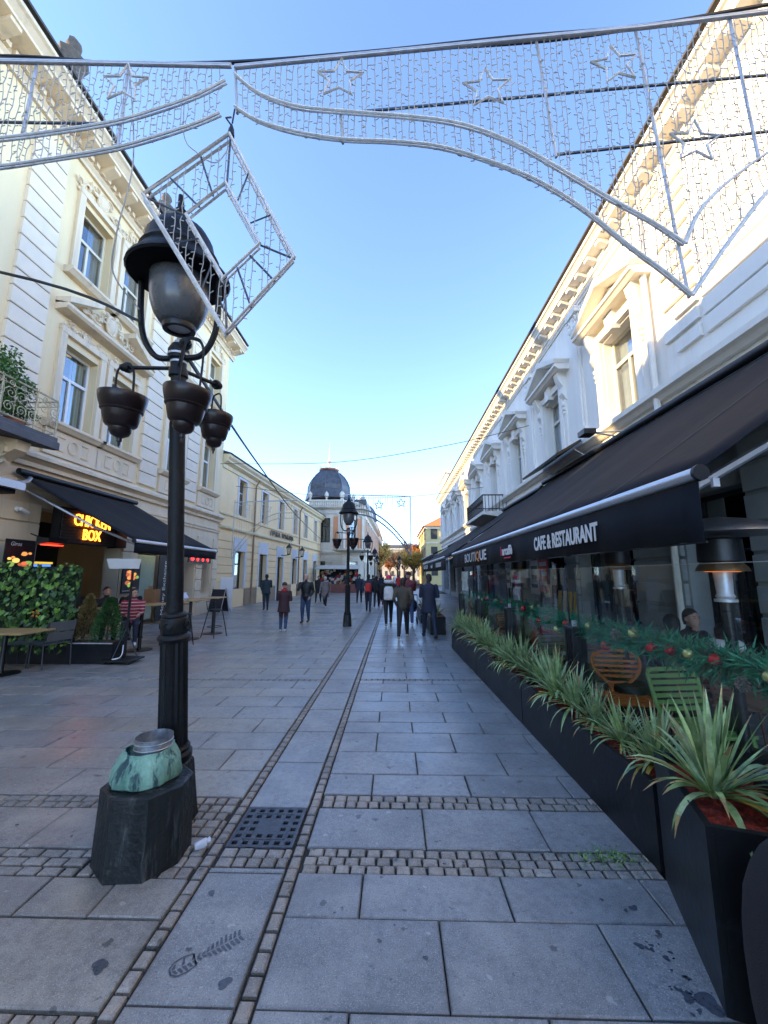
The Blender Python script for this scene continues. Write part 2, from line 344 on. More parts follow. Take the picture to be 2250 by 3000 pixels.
band(2.57, 2.80, -5.2, -1.9, 3, .13); band(2.57, 3.40, -1.9, XL1, 9); row(2.57, 2.80, -8.6, -5.2, 0, worn); row(2.805, 3.245, -8.6, -1.9, -2.45, worn, 1.0); band(3.25, 3.40, -5.2, -1.9, 2, .1); row(3.25, 3.40, -8.6, -5.2, 0, worn)
fl = far_rows(3.405)
for i, (a, b) in enumerate(zip(fl, fl[1:])):
    if i == 8: band(a, a+.10, -8.0, XL1, 1); a += .1
    row(a, b, -8.6, XL1, (-1.6 if i % 2 else -2.0), worn if b < 4.3 or i % 7 == 3 else (blue if i % 3 else worn), .8 if b < 20 else 1.6)
y = -.3
while y < 48:                              # drainage channel between two lines of setts
    L = .73
    if y < 2.66 and y+L > 2.66: slab(-1.115, -.66, y, 2.66, blue); band(2.67, 2.835, -1.115, -.66, 2, .095); y = 3.275; continue
    slab(-1.115, -.66, y, y+L-.005, blue); y += L
y = 1.2
while y < 48:
    L = .105 if y < 14 else .4
    for a, b in ((-1.2, -1.122), (-.655, -.58)): sett(a, b, y, y+L*U(.9, 1.0))
    y += L
def dist(s): return math.hypot((s[0]+s[1])/2, (s[2]+s[3])/2) + (50 if (s[3] < 1.7 or (s[0] > 1.7)) else 0)
cache = {}
def lay(items, lim, name, gap, th, dz, ch):
    items.sort(key=dist); rest = {}
    for i, s in enumerate(items):
        x0, x1, y0, y1 = s[:4]; m = s[4] if len(s) > 4 else settm; w_, l_ = x1-x0-gap, y1-y0-gap
        if w_ < .02 or l_ < .02: continue
        cx, cy = (x0+x1)/2, (y0+y1)/2; dzz = U(-dz, dz)
        if i < lim:
            k = (round(w_, 2), round(l_, 2), m.name)
            if k not in cache: cache[k] = MB().cham((-k[0]/2, -k[1]/2, -.05), (k[0]/2, k[1]/2, 0), ch).mesh(name, (m,))
            inst(name, cache[k], pavement, (cx, cy, dzz), (U(-.3, .3)*dz, U(-.3, .3)*dz, U(-.2, .2)*dz*6 if name == 'paving_sett' else 0))
        else:
            mb = rest.setdefault(m.name, (MB(), m))[0]; mb.cham((cx-w_/2, cy-l_/2, -.05), (cx+w_/2, cy+l_/2, dzz), ch)
    for q, (mb, m) in rest.items(): stuff(mb.build(name+'_field', m, pavement, recalc=False))
lay(slabs, 295, 'paving_slab', .009, .05, .0022, .006)
lay(setts, 298, 'paving_sett', .013, .05, .003, .008)
# cast drain grate set in the channel
t = thing('drain_grate', 'square cast iron drain grate with rows of square holes in the sett channel', 'drain grate', (-.885, 3.055, 0))
mb = MB(); S = .212; mb.box((-S, -S, -.019), (S, S, -.016)); t_pit = mb.build('pit', dark, t)
mb = MB(); N = 6; c = 2*S/N; hole = c*.52
hs = {(i, k) for i in range(N) for k in range(N)} - {(2, 2), (2, 3), (3, 2), (3, 3)}
xs = sorted({-S, S, *[-S+c*i+(c-hole)/2 for i in range(N)], *[-S+c*i+(c+hole)/2 for i in range(N)]})
for a, b in zip(xs, xs[1:]):
    for p, q in zip(xs, xs[1:]):
        i, k = int((a+b+2*S)/2//c), int((p+q+2*S)/2//c)
        if (i, k) in hs and abs((a+b)/2+S-c*(i+.5)) < hole/2 and abs((p+q)/2+S-c*(k+.5)) < hole/2: continue
        mb.box((a, p, -.014), (b, q, .001))
mb.build('grid', M('worn_cast_iron', (.10, .105, .12), .5, .6, var=.3, vs=20, bump=.2, bs=60), t)
mb = MB()
for s in (-S, S): mb.box((s-.008, -S-.008, -.014), (s+.008, S+.008, .003)); mb.box((-S+.008, s-.008, -.014), (S-.008, s+.008, .003))
for s in (-.5, .5): mb.box((s*2*S*.66-.003, -S*.66, .001), (s*2*S*.66+.003, S*.66, .004)); mb.box((-S*.66, s*2*S*.66-.003, .001), (S*.66, s*2*S*.66+.003, .004))
mb.build('frame', MC['worn_cast_iron'], t)
# wet shoe print on the channel slab and splashes
mb = MB(); a0 = Vector((-1.0, 2.02, .0042)); dr = Vector((.26, .20, 0)).normalized(); sd = Vector((-dr.y, dr.x, 0))
def sole(k): return .030+.010*math.sin(PI*min(1, k/.34)) if k < .36 else (.020 if k < .5 else .024+.026*math.sin(PI*min(1., (k-.45)/.62)))
N = 15
for i in range(N):
    k = (i+.5)/N; wd = sole(k)*(.9 if i % 3 else .75); p = a0+dr*(.31*k)
    for s in (-1, 1):
        if k < .28 and s > 0 and i % 2: continue
        q0 = p+sd*s*wd*.12; q1 = p+sd*s*wd+dr*.010; e = dr*.0068
        mb.add([tuple(q0-e), tuple(q1-e*.7), tuple(q1+e*.7), tuple(q0+e)], [(0, 1, 2, 3)])
oc = []
for s, rg in ((-1, range(0, 6)), (1, range(5, -1, -1))): oc += [tuple(a0+dr*(.31*(k/5*.33-.01))+sd*s*(sole(k/5*.33)*1.05 if k else .016)) for k in rg]
for a, b in zip(oc, oc[1:]+oc[:1]):
    a, b = Vector(a), Vector(b); n_ = (b-a).cross(Vector((0, 0, 1))).normalized()*.0036; mb.add([tuple(a-n_), tuple(b-n_), tuple(b+n_), tuple(a+n_)], [(0, 1, 2, 3)])
wetm = M('wet_stone', (.075, .082, .098), .3, var=.3, vs=40)
cv = canvas.node_tree.nodes['Principled BSDF']; cv.inputs['Sheen Weight'].default_value = .05; cv.inputs['Sheen Roughness'].default_value = .4; cv.inputs['Sheen Tint'].default_value = (1, .8, .62, 1)
mb.build('wet_footprint', wetm, pavement, recalc=False)
mb = MB(); q = random.Random(4)
def blob(x, y, r, n=22):
    p1, p2 = q.uniform(0, 6), q.uniform(0, 6); rr = [r*(1+.22*math.sin(2*2*PI*i/n+p1)+.16*math.sin(3*2*PI*i/n+p2)+q.uniform(-.05, .05)) for i in range(n)]
    mb.add([(x+rr[i]*math.cos(2*PI*i/n), y+rr[i]*.8*math.sin(2*PI*i/n), .0043) for i in range(n)], [tuple(range(n))])
for i in range(30): blob(1.22+q.gauss(0, .06), 2.06+q.gauss(0, .12), abs(q.gauss(.003, .006))+.002)
for (x, y, r) in ((1.26, 2.42, .02), (1.21, 2.40, .012), (1.12, 2.47, .01), (1.29, 1.95, .05), (1.22, 1.97, .025), (1.16, 2.2, .02), (-.74, 1.98, .028), (-1.02, 2.46, .02), (-1.34, 2.05, .03), (-1.33, 2.02, .02)): blob(x, y, r)
for i in range(30): blob(q.uniform(-3.5, .9), q.uniform(1.9, 4.2), q.uniform(.004, .013))
stuff(mb.build('wet_splashes', wetm, pavement, recalc=False))
# ================================================================ left cream corner house (L1)
b1 = thing('corner_building', 'three storey cream stuccoed house with paired pedimented windows behind the nearest street lamp', 'building', (-8.6, 13, 0))
T1 = frame((0, 1, 0), (1, 0, 0), (0, -13, 0)); Y0, Y1 = 5.2, 18.95
lo = [(9.25, 10.45), (10.95, 12.1), (14.0, 15.2), (16.85, 18.0)]
ops = [(a, b, 5.55, 7.75) for a, b in lo]+[(a, b, 9.75, 11.95) for a, b in lo]
shop = [(9.25, 12.2, .0, 3.35), (13.0, 14.95, .0, 2.9), (15.9, 16.9, .0, 2.75), (17.5, 18.4, .9, 2.8)]
piers = ((Y0+.02, 9.2), (12.25, 12.95), (15.0, 15.85), (16.95, 17.45), (18.45, Y1-.02))
mb = MB(T1); wall(mb, Y0, Y1, 4.35, 13.3, ops, .36); mb.add([(Y0, 0, 0), (Y0, -9, 0), (Y0, -9, 13.3), (Y0, 0, 13.3)], [(0, 1, 2, 3)]); mb.add([(Y1, 0, 0), (Y1, -9, 0), (Y1, -9, 13.3), (Y1, 0, 13.3)], [(0, 1, 2, 3)])
mb.add([(Y0, -9, 0), (Y1, -9, 0), (Y1, -9, 13.3), (Y0, -9, 13.3)], [(0, 1, 2, 3)])
mb.build('upper_wall', cream, b1, recalc=False)
mb = MB(T1); wall(mb, Y0, Y1, 0, 4.35, shop, .5); mb.build('shop_wall', trimc, b1, recalc=False)
for (a, b) in piers:
    courses(b1, T1, trimc, a, b, [.55, 1.02, 1.5, 1.98, 2.46, 2.94, 3.42], .0, .06, .035); mb = MB(T1); mb.box((a, 0, 0), (b, .09, .53)); mb.build('plinth', trimc, b1)
rus = M('pale_rustication', (.79, .67, .52), .8, var=.06, vs=2, bump=.1, bs=80)
for a, b in ((7.7, 8.6), (12.6, 13.55), (15.45, 16.4)): courses(b1, T1, rus, a, b, [4.75+.43*i for i in range(19)], 0, .09, .03)
mb = MB(T1)                                # string course
mb.prof([(0, 4.25), (.10, 4.25), (.10, 4.35), (.20, 4.42), (.26, 4.44), (.26, 4.52), (.12, 4.60), (.05, 4.66), (0, 4.66)], Y0, Y1+.1)
mb.prof([(0, 3.72), (.05, 3.72), (.05, 3.80), (.09, 3.83), (.09, 3.9), (0, 3.93)], Y0, Y1+.05)
mb.build('string_course', trimc, b1)
mb = MB(T1)                                # main cornice
mb.prof([(0, 12.95), (.08, 12.95), (.08, 13.05), (.14, 13.12), (.14, 13.30), (.62, 13.42), (.62, 13.5), (.72, 13.62), (.78, 13.66), (.78, 13.76), (.3, 13.86), (0, 13.86)], Y0-.1, Y1+.4)
cor = mb.build('cornice', trimc, b1)
mb = MB(T1); y = Y0+.1
while y < Y1: mb.box((y, .14, 13.16), (y+.12, .24, 13.29)); y += .22
stuff(mb.build('dentil_row', trimc, b1))
me = MB().add([(-.13, 0, 0), (.13, 0, 0), (.13, .42, .16), (-.13, .42, .16), (-.13, 0, .26), (.13, 0, .26), (.13, .42, .26), (-.13, .42, .26)], [(3, 2, 1, 0), (4, 5, 6, 7), (0, 1, 5, 4), (1, 2, 6, 5), (2, 3, 7, 6), (3, 0, 4, 7)]).mesh('bracket', (trimc,))
for i in range(18):
    o = inst('bracket', me, b1); o.matrix_local = T1 @ Matrix.Translation((Y0+.5+i*.78, .16, 13.155))
mb = MB(T1); mb.prof([(.82, 13.86), (.82, 13.93), (-4.5, 15.3), (-9, 13.9), (-9, 13.8)], Y0-.15, Y1+.42); mb.build('roof', roofm, b1)
curt = stripes('striped_curtain', [(.62, .66, .62), (.10, .24, .10), (.58, .60, .35), (.16, .30, .12), (.60, .64, .62)], 7.3)
for a, b in lo:
    window(b1, T1, a, b, 5.55, 7.75, -.24, pvc, pane, dark, curt, .64)
    window(b1, T1, a, b, 9.75, 11.95, -.24, woodf, pane, dark, M('lace_curtain', (.45, .5, .52), .9), .62)
    for z0, z1 in ((5.5, 7.95), (9.7, 12.1)):
        mb = MB(T1); mb.box((a-.2, 0, z0), (a-.01, .10, z1)); mb.box((b+.01, 0, z0), (b+.2, .10, z1)); mb.box((a-.2, 0, z1), (b+.2, .11, z1+.16)); mb.build('window_surround', trimc, b1)
    for z in (5.36, 9.55): mb = MB(T1); mb.prof([(0, z), (.16, z), (.24, z+.08), (.27, z+.1), (.27, z+.17), (0, z+.2)], a-.32, b+.32); mb.build('sill', trimc, b1)
    mb = MB(T1); mb.box((a-.26, 0, 4.7), (b+.26, .08, 5.34)); c = (a+b)/2
    for s in (-1, 1): mb.tube([(c+s*.28, .09, 5.2), (c+s*.5, .09, 5.2), (c+s*.5, .09, 4.86), (c+s*.28, .09, 4.86)], .025, 4)
    mb.tube([(c+.15*math.cos(i*PI/8), .09, 5.03+.17*math.sin(i*PI/8)) for i in range(16)], .028, 4, closed=True); mb.build('apron_panel', trimc, b1)
    mb = MB(T1); relief(mb, (a+b)/2, 12.54, 1.75, .78, .05, int(a*7)); stuff(mb.build('stucco_ornament', trimc, b1, True)); mb = MB(T1); relief(mb, (a+b)/2, 8.2, 1.5, .40, .06, int(a*5)); stuff(mb.build('stucco_ornament', trimc, b1, True))
for u0, u1 in ((8.85, 12.45), (13.7, 15.5), (16.55, 18.3)):      # broken pediments
    mb = MB(T1); c = (u0+u1)/2; H = .95 if u1-u0 > 2 else .6
    mb.prof([(0, 8.42), (.30, 8.46), (.36, 8.52), (.36, 8.6), (0, 8.66)], u0, u1)
    for s in (-1, 1):
        e = u0 if s < 0 else u1; w_ = abs(c-e); p0 = (e, 8.6); p1 = (e-s*-w_*.62*-1 if False else e+(-s)*w_*.62, 8.6+H*.62)
        dz = .16
        mb.ext([(p0[0], 0, p0[1]), (p1[0], 0, p1[1]), (p1[0], 0, p1[1]+dz), (p0[0], 0, p0[1]+dz)], (0, .40, 0))
    mb.build('pediment', trimc, b1)
    mb = MB(T1); relief(mb, c, 8.62+H*.52, (u1-u0)*.5, H*.85, .1, 5); mb.build('stucco_ornament', trimc, b1, True)
# roof figures
figm = M('weathered_figure_stone', (.12, .10, .085), .9, var=.35, vs=9, bump=.5, bs=25)
for y, z in ((8.0, 13.9), (12.2, 13.9)):
    mb = MB(T1); mb.box((y-.28, .1, z-.04), (y+.28, .6, z+.3)); mb.lathe([(.26, z+.3), (.22, z+.5), (.30, z+.75), (.34, z+.95), (.2, z+1.1), (.12, z+1.18), (.17, z+1.32), (.15, z+1.48), (.06, z+1.58), (.001, z+1.6)], 10, (y, .35, 0), wob=lambda t, j: 1+.12*math.sin(3*t+j*1.7))
    mb.build('roof_figure', figm, b1, True)
# balcony with wrought iron railing
mb = MB(T1); mb.prof([(0, 4.68), (.95, 4.50), (1.06, 4.50), (1.06, 4.66), (1.0, 4.70), (1.0, 4.78), (0, 4.78)], 6.0, 8.35); bal = mb.build('balcony', M('balcony_stone', (.10, .10, .11), .8, var=.25, bump=.2), b1)
mb = MB(T1); mb.ext([(7.6, 0, 4.67), (7.6, .85, 4.50), (7.6, .8, 4.3), (7.6, .45, 4.1), (7.6, .25, 3.75), (7.6, 0, 3.6)], (.3, 0, 0))
for k in range(3): mb.tube([(7.58+.005*i, .42+.22*math.cos(i*.5), 4.22+.2*math.sin(i*.5)) for i in range(12)], .05-.01*k, 5)
mb.build('console', trimc, bal)
ironw = M('cream_wrought_iron', (.50, .44, .30), .6, var=.35, vs=14)
mb = MB(T1)
for z, r in ((5.62, .022), (4.86, .015), (5.50, .01)): mb.tube([(6.0, .98, z), (8.28, .98, z), (8.28, 0, z)], r, 5)
for u in (6.05, 7.0, 7.75, 8.28): mb.tube([(u, .98, 4.78), (u, .98, 5.62)], .018, 5)
q = random.Random(3)
for k in range(9):
    u = 6.15+k*.255
    for (dz, r, h) in ((.18, .12, 1), (.46, .13, -1), (.66, .07, 1)): scroll(mb, u+q.uniform(-.02, .02), 4.86+dz, .98, r, 1.6, h, .011, q.uniform(0, 6))
    mb.tube([(u+.12, .98, 4.86), (u+.12, .98, 5.5)], .007, 4)
mb.build('railing', ironw, bal)
# ================================================================ lower house next door out of sight to the left, and the unseen tall block added behind
def plain_house(name, label, x0, x1, y0, y1, h, mat, side, nfl, roofc=roofm):
    t = thing(name, label, 'building', ((x0+x1)/2, (y0+y1)/2, 0)); cx, cy = (x0+x1)/2, (y0+y1)/2
    fx = x1 if side > 0 else x0
    T = frame((0, 1, 0), (side, 0, 0), (fx-cx, -cy, 0)); n = max(2, int((y1-y0)/2.8)); st = (y1-y0)/n; oo = []
    for f in range(nfl):
        for i in range(n): oo.append((y0+st*(i+.3), y0+st*(i+.7), f*h/nfl+.9, f*h/nfl+.7*h/nfl+.5))
    mb = MB(T); wall(mb, y0, y1, 0, h, oo, .3); L = abs(x1-x0)
    for yy in (y0, y1): mb.add([(yy, 0, 0), (yy, -L, 0), (yy, -L, h), (yy, 0, h)], [(0, 1, 2, 3)])
    mb.add([(y0, -L, 0), (y1, -L, 0), (y1, -L, h), (y0, -L, h)], [(0, 1, 2, 3)]); mb.build('wall', mat, t, recalc=False)
    mb = MB(T); mb.prof([(0, h-.3), (.3, h-.1), (.35, h), (.35, h+.1), (0, h+.12)], y0, y1); mb.build('cornice', trimc, t)
    mb = MB(T); mb.prof([(.36, h+.12), (-L/2, h+.12+min(1.2, L*.12)), (-L, h+.12)], y0, y1); mb.build('roof', roofc, t)
    for o in oo: window(t, T, *o[:2], *o[2:], -.2, pvc, panedk, dark, None, 1 if nfl > 4 else .65, 1)
    return t
plain_house('side_house', 'lower pale house beyond the side passage left of the cream corner house', -18, -8.6, -14, 3.2, 11.2, cream, 1, 3)
plain_house('shade_block', 'unseen taller block added behind the low yellow house to shade the white facade', -34, -20.5, 19.5, 43, 18.8, trimc, 1, 6)  # unseen from the street, added to keep the sun off the white house
# ================================================================ low yellow house (L2)
yel = M('yellow_stucco', (.90, .67, .38), .85, var=.05, vs=1.1, bump=.12, bs=70, stain=(.80, .59, .34), sr=(.55, .8), ss=.6)
A = Vector((-8.64, 19.0, 0)); B = Vector((-7.67, 40.8, 0)); ux = (B-A).normalized(); nx = Vector((ux.y, -ux.x, 0)); LEN = (B-A).length
b2 = thing('yellow_building', 'low two storey yellow house with Cyrillic lettering and tall dark windows', 'building', A)
T2 = frame(ux, nx, (0, 0, 0)); uc = [(y-19.0)*1.001 for y in (21.55, 24.95, 28.25, 31.75, 34.95, 38.45)]
up = [(c-.5, c+.5, 4.95, 6.95) for c in uc]; dn = [(c-.62, c+.62, .95, 2.98) for c in uc]; dn[2] = (uc[2]-.62, uc[2]+.62, 0, 2.95)
mb = MB(T2); wall(mb, 0, LEN, 0, 7.3, up+dn, .34); mb.add([(LEN, 0, 0), (LEN, -8, 0), (LEN, -8, 7.3), (LEN, 0, 7.3)], [(0, 1, 2, 3)]); mb.add([(0, 0, 0), (0, -8, 0), (0, -8, 7.3), (0, 0, 7.3)], [(0, 1, 2, 3)]); mb.build('wall', yel, b2, recalc=False)
mb = MB(T2); mb.prof([(0, 7.1), (.06, 7.1), (.06, 7.3), (.28, 7.42), (.28, 7.5), (.4, 7.62), (.4, 7.74), (0, 7.8)], 0, LEN+.3); ytr = M('yellow_trim', (.78, .64, .40), .8, var=.1, vs=2); mb.build('cornice', ytr, b2)
mb = MB(T2); mb.prof([(0, 4.02), (.10, 4.02), (.16, 4.08), (.16, 4.18), (0, 4.24)], 0, LEN); mb.build('string_course', ytr, b2); mb = MB(T2); mb.prof([(0, 4.75), (.07, 4.75), (.07, 4.85), (0, 4.88)], 0, LEN); mb.build('sill_band', ytr, b2)
us = [0]+[x for o in dn for x in (o[0]-.22, o[1]+.22)]+[LEN]; plin = M('tan_plinth', (.30, .22, .14), .85, var=.2, vs=3, bump=.2)
for a, b in zip(us[::2], us[1::2]): courses(b2, T2, yel, a, b, [.95+.41*i for i in range(8)], 0, .05, .03); mb = MB(T2); mb.box((a+.02, 0, 0), (b-.02, .08, .93)); mb.build('plinth', plin, b2)
mb = MB(T2); mb.prof([(.45, 7.76), (.45, 7.82), (-4, 9.3), (-8, 7.82)], 0, LEN+.35); mb.build('roof', roofm, b2)
surm = M('grey_white_surround', (.62, .63, .66), .8, var=.06)
for i, c in enumerate(uc):
    window(b2, T2, *up[i], -.18, M('brown_white_frame', (.45, .42, .40), .5), panedk, dark, None, .66, 1, .06, 1)
    window(b2, T2, *dn[i], -.2, blackm, panedk, warmdk, None, .66, 0 if i != 2 else 1, .06)
    mb = MB(T2); a, b, z0, z1 = dn[i]
    mb.box((a-.2, 0, z0), (a, .07, z1)); mb.box((b, 0, z0), (b+.2, .07, z1)); mb.box((a-.2, 0, z1), (b+.2, .075, z1+.72)); mb.build('window_surround', surm, b2); mb = MB(T2); a, b, z0, z1 = up[i]; mb.box((a-.14, 0, z0), (a, .05, z1+.12)); mb.box((b, 0, z0), (b+.14, .05, z1+.12)); mb.box((a, 0, z1), (b, .05, z1+.12))
    mb.build('window_surround', surm, b2)
put_text('ГРЧКА', A*0+ux*6.95+nx*.10+Vector((0, 0, 4.30)), ux, (0, 0, 1), 1.85, .34, blackm, b2, .05, .012); put_text('КРАЉИЦА', A*0+ux*9.25+nx*.10+Vector((0, 0, 4.27)), ux, (0, 0, 1), 2.7, .37, blackm, b2, .05, .012)
for u in (4.2, 13.8): mb = MB(T2); mb.tube([(u, .1, .1), (u, .1, 7.0), (u, .3, 7.35)], .05, 6); mb.build('downpipe', M('brown_pipe', (.28, .18, .10), .6), b2)
for i, u in enumerate((uc[2]+.15, uc[3]+.1)):
    t = thing('wall_lantern', ('glass wall lantern beside the doorway under the Cyrillic lettering', 'second glass wall lantern, farther along the yellow house')[i], 'lantern', A+ux*u+nx*.0, 0, 'wall lanterns on the yellow house')
    Tl = frame(ux, nx, (0, 0, 0)); mb = MB(Tl); mb.tube([(0, .05, 3.1), (0, .35, 3.08), (0, .62, 3.12)], .03, 5); mb.box((-.06, .0, 2.85), (.06, .06, 3.3)); mb.build('bracket', blackm, t)
    mb = MB(Tl); c = (0, .62, 0)
    for k in range(4):
        a = PI/4+k*PI/2; mb.tube([(.11*math.cos(a), .62+.11*math.sin(a), 3.2), (.19*math.cos(a), .62+.19*math.sin(a), 3.62)], .014, 4)
    mb.lathe([(.12, 3.12), (.13, 3.2), (.10, 3.2)], 8, c); mb.lathe([(.25, 3.62), (.22, 3.66), (.12, 3.8), (.04, 3.86), (.05, 3.92), (.001, 4.0)], 8, c); mb.build('cage', blackm, t)
    mb = MB(Tl); mb.lathe([(.10, 3.22), (.17, 3.6)], 4, c); mb.build('glazing', glass('lantern_glass', (.9, .9, .85), .1), t)
# ================================================================ domed house (L3)
b3 = thing('domed_building', 'ornate white and salmon house with dark ribbed corner dome', 'building', (-6, 41.5, 0))
b3.scale = (1, 1, 1.06); O3 = Vector((6, -41.5, 0)); salm = M('salmon_stucco', (.72, .32, .15), .8, var=.1, vs=2); wh3 = M('old_white_stucco', (.74, .66, .54), .8, var=.1, vs=2, bump=.1, stain=(.6, .52, .4), ss=1)
segs = [((-9, 41.2), (-5.5, 41.2)), ((-5.5, 41.2), (-3.4, 43.6)), ((-3.4, 43.6), (-3.0, 72))]
for k, (p, q_) in enumerate(segs):
    p = Vector((*p, 0))+O3; q_ = Vector((*q_, 0))+O3; ux3 = (q_-p).normalized(); nx3 = Vector((ux3.y, -ux3.x, 0)); L = (q_-p).length; T3 = frame(ux3, nx3, p)
    nb = max(1, round(L/2.9)); st = L/nb; oo = []
    for i in range(nb): oo += [(st*(i+.5)-.5, st*(i+.5)+.5, 4.75, 7.2), (st*(i+.5)-.8, st*(i+.5)+.8, 0, 2.9)]
    mb = MB(T3); wall(mb, 0, L, 0, 8.9, oo, .3); mb.build('wall', wh3, b3, recalc=False)
    for i in range(nb+1):
        for s in (-1, 1):
            c = st*i+s*.56
            if .1 < c < L-.1: mb = MB(T3); mb.box((c-.36, 0, 4.3), (c+.36, .05, 7.35)); mb.build('wall_panel', salm, b3)
    for i in range(nb+1):
        c = min(max(st*i, .2), L-.2); mb = MB(T3); mb.box((c-.2, 0, 4.2), (c+.2, .16, 7.6)); mb.box((c-.26, 0, 7.4), (c+.26, .22, 7.62)); mb.build('pilaster', wh3, b3)
    mb = MB(T3); mb.prof([(0, 7.62), (.12, 7.62), (.12, 8.0), (.5, 8.2), (.55, 8.36), (0, 8.45)], -.2, L+.2); mb.build('cornice', wh3, b3); mb = MB(T3); mb.prof([(0, 3.6), (.15, 3.6), (.25, 3.75), (.25, 3.9), (0, 3.98)], -.1, L+.1); mb.build('string_course', wh3, b3); mb = MB(T3); mb.box((-.1, -.15, 8.9), (L+.1, .15, 9.05)); mb.build('parapet', wh3, b3)
    mb = MB(T3); u = 0
    while u < L: mb.lathe([(.05, 8.42), (.09, 8.58), (.04, 8.75), (.06, 8.9)], 6, (u, .12, 0)); u += .24
    stuff(mb.build('baluster_row', wh3, b3))
    for i in range(nb*2+1): mb = MB(T3); mb.lathe([(.12, 9.05), (.08, 9.2), (.22, 9.5), (.18, 9.75), (.05, 9.85), (.001, 10)], 8, (min(L-.1, st*i/2+.05), 0, 0)); mb.build('urn', wh3, b3)
    for o in oo: window(b3, T3, *o, -.15, blackm, panedk, warmdk, None, .66 if o[2] > 1 else .8, 1)
    for i in range(nb):
        for z in (.6, 1.1, 1.6, 2.1, 2.6, 3.1): mb = MB(T3); mb.box((st*i-.6 if i else 0, 0, z), (st*i+.6, .06, z+.4)); mb.build('stone_course', wh3, b3)
zinc = M('dark_zinc', (.085, .085, .095), .5, .3, var=.3, vs=3)
def dome(parent, c, r, z0, h, n=8):
    mb = MB(); mb.lathe([(r*1.12, z0), (r*1.02, z0+h*.28), (r*.98, z0+h*.30)], n, c); mb.lathe([(r*.98, z0+h*.3), (r*.97, z0+h*.45), (r*.88, z0+h*.62), (r*.72, z0+h*.79), (r*.5, z0+h*.93), (r*.42, z0+h)], n, c)
    d = mb.build('dome', zinc, parent); mb = MB()
    for i in range(n):
        a = 2*PI*i/n; mb = MB(); mb.tube([(c[0]+q*math.cos(a), c[1]+q*math.sin(a), z) for q, z in ((r*.99, z0+h*.3), (r*.98, z0+h*.45), (r*.89, z0+h*.62), (r*.73, z0+h*.79), (r*.5, z0+h*.94))], .05, 4); mb.build('rib', zinc, d)

    mb = MB(); mb.lathe([(r*.46, z0+h), (r*.48, z0+h*1.05), (r*.4, z0+h*1.06)], n, c); mb.build('crown_ring', M('rust_red_metal', (.32, .12, .07), .7), d)
    mb = MB(); zt = z0+h*1.05
    for i in range(12): a = 2*PI*i/12; mb.tube([(c[0]+r*.44*math.cos(a), c[1]+r*.44*math.sin(a), zt), (c[0]+r*.44*math.cos(a), c[1]+r*.44*math.sin(a), zt+h*.12)], .025, 4)
    mb.tube([(c[0]+r*.44*math.cos(i*PI/8), c[1]+r*.44*math.sin(i*PI/8), zt+h*.12) for i in range(16)], .03, 4, closed=True)
    mb.lathe([(.22, zt), (.1, zt+h*.2), (.3, zt+h*.3), (.08, zt+h*.34), (.05, zt+h*.5), (.01, zt+h*.95)], 6, c); mb.build('finial', wh3, d)
dome(b3, tuple(Vector((-7.5, 44.2, 0))+O3), 2.45, 9.45, 3.3); dome(b3, tuple(Vector((-5.2, 60, 0))+O3), 2.4, 9.2, 2.6)
mb = MB(); mb.box((-3.2, 1.5, 8.9), (2.9, 30, 9.4)); mb.build('roof', zinc, b3)
# bowed balcony of the domed house
mb = MB(); cc = Vector((-4.6, 42.2, 0))+O3
prof = [(1.0, 3.75), (2.0, 3.85), (2.15, 3.95), (2.15, 4.1), (1.0, 4.12)]; mb.lathe(prof, 20, cc); bb = mb.build('balcony', wh3, b3, True)
mb = MB()
for i in range(40): a = 2*PI*i/40; mb.tube([(cc.x+2.05*math.cos(a), cc.y+2.05*math.sin(a), 4.1), (cc.x+2.05*math.cos(a), cc.y+2.05*math.sin(a), 5.0)], .022, 4)
mb.tube([(cc.x+2.05*math.cos(i*PI/12), cc.y+2.05*math.sin(i*PI/12), 5.0) for i in range(24)], .04, 4, closed=True); mb.build('railing', blackm, bb)
# ================================================================ right white house (R1)
b4 = thing('white_building', 'long white two storey house with pedimented windows and bracketed cornice above the black awnings', 'building', (4.8, 17, 0))
T4 = frame((0, 1, 0), (-1, 0, 0), (0, -17, 0)); cs = [7.85+3.48*i for i in range(9)]; near = [1.9, 4.6-.0]
near = [-.3, 2.6, 4.35]; near = [0.6, 3.2]
wup = [(c-.58, c+.58, 5.1, 6.95) for c in cs]+[(c-.58, c+.58, 5.1, 6.95) for c in near[:1]]
gdn = [(1.2, 2.5, 0, 2.9), (5.4, 6.6, 0, 3.0), (8.0, 10.4, 0, 3.0), (11.2, 14.2, .3, 3.0), (15.0, 18.0, .3, 3.0), (19.0, 22, .3, 3.0), (23, 26, .3, 3.0), (27, 30, .3, 3), (31, 34, .3, 3), (35, 38, .3, 3)]
mb = MB(T4); wall(mb, -9, 40, 3.9, 8.95, wup, .3); mb.add([(40, 0, 0), (40, -9, 0), (40, -9, 8.95), (40, 0, 8.95)], [(0, 1, 2, 3)]); mb.add([(-9, 0, 0), (-9, -9, 0), (-9, -9, 8.95), (-9, 0, 8.95)], [(0, 1, 2, 3)]); mb.add([(-9, -9, 0), (40, -9, 0), (40, -9, 8.95), (-9, -9, 8.95)], [(0, 1, 2, 3)]); mb.build('upper_wall', whitew, b4, recalc=False)
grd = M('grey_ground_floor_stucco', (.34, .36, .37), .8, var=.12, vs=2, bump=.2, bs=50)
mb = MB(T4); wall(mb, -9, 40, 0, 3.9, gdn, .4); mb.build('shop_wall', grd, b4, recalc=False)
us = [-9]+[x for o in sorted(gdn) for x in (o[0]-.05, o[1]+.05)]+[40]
for a, b in zip(us[::2], us[1::2]): courses(b4, T4, grd, a, b, [.02, .42, .82, 1.22, 1.62, 2.02, 2.42, 2.82, 3.22, 3.62], 0, .07, .05)
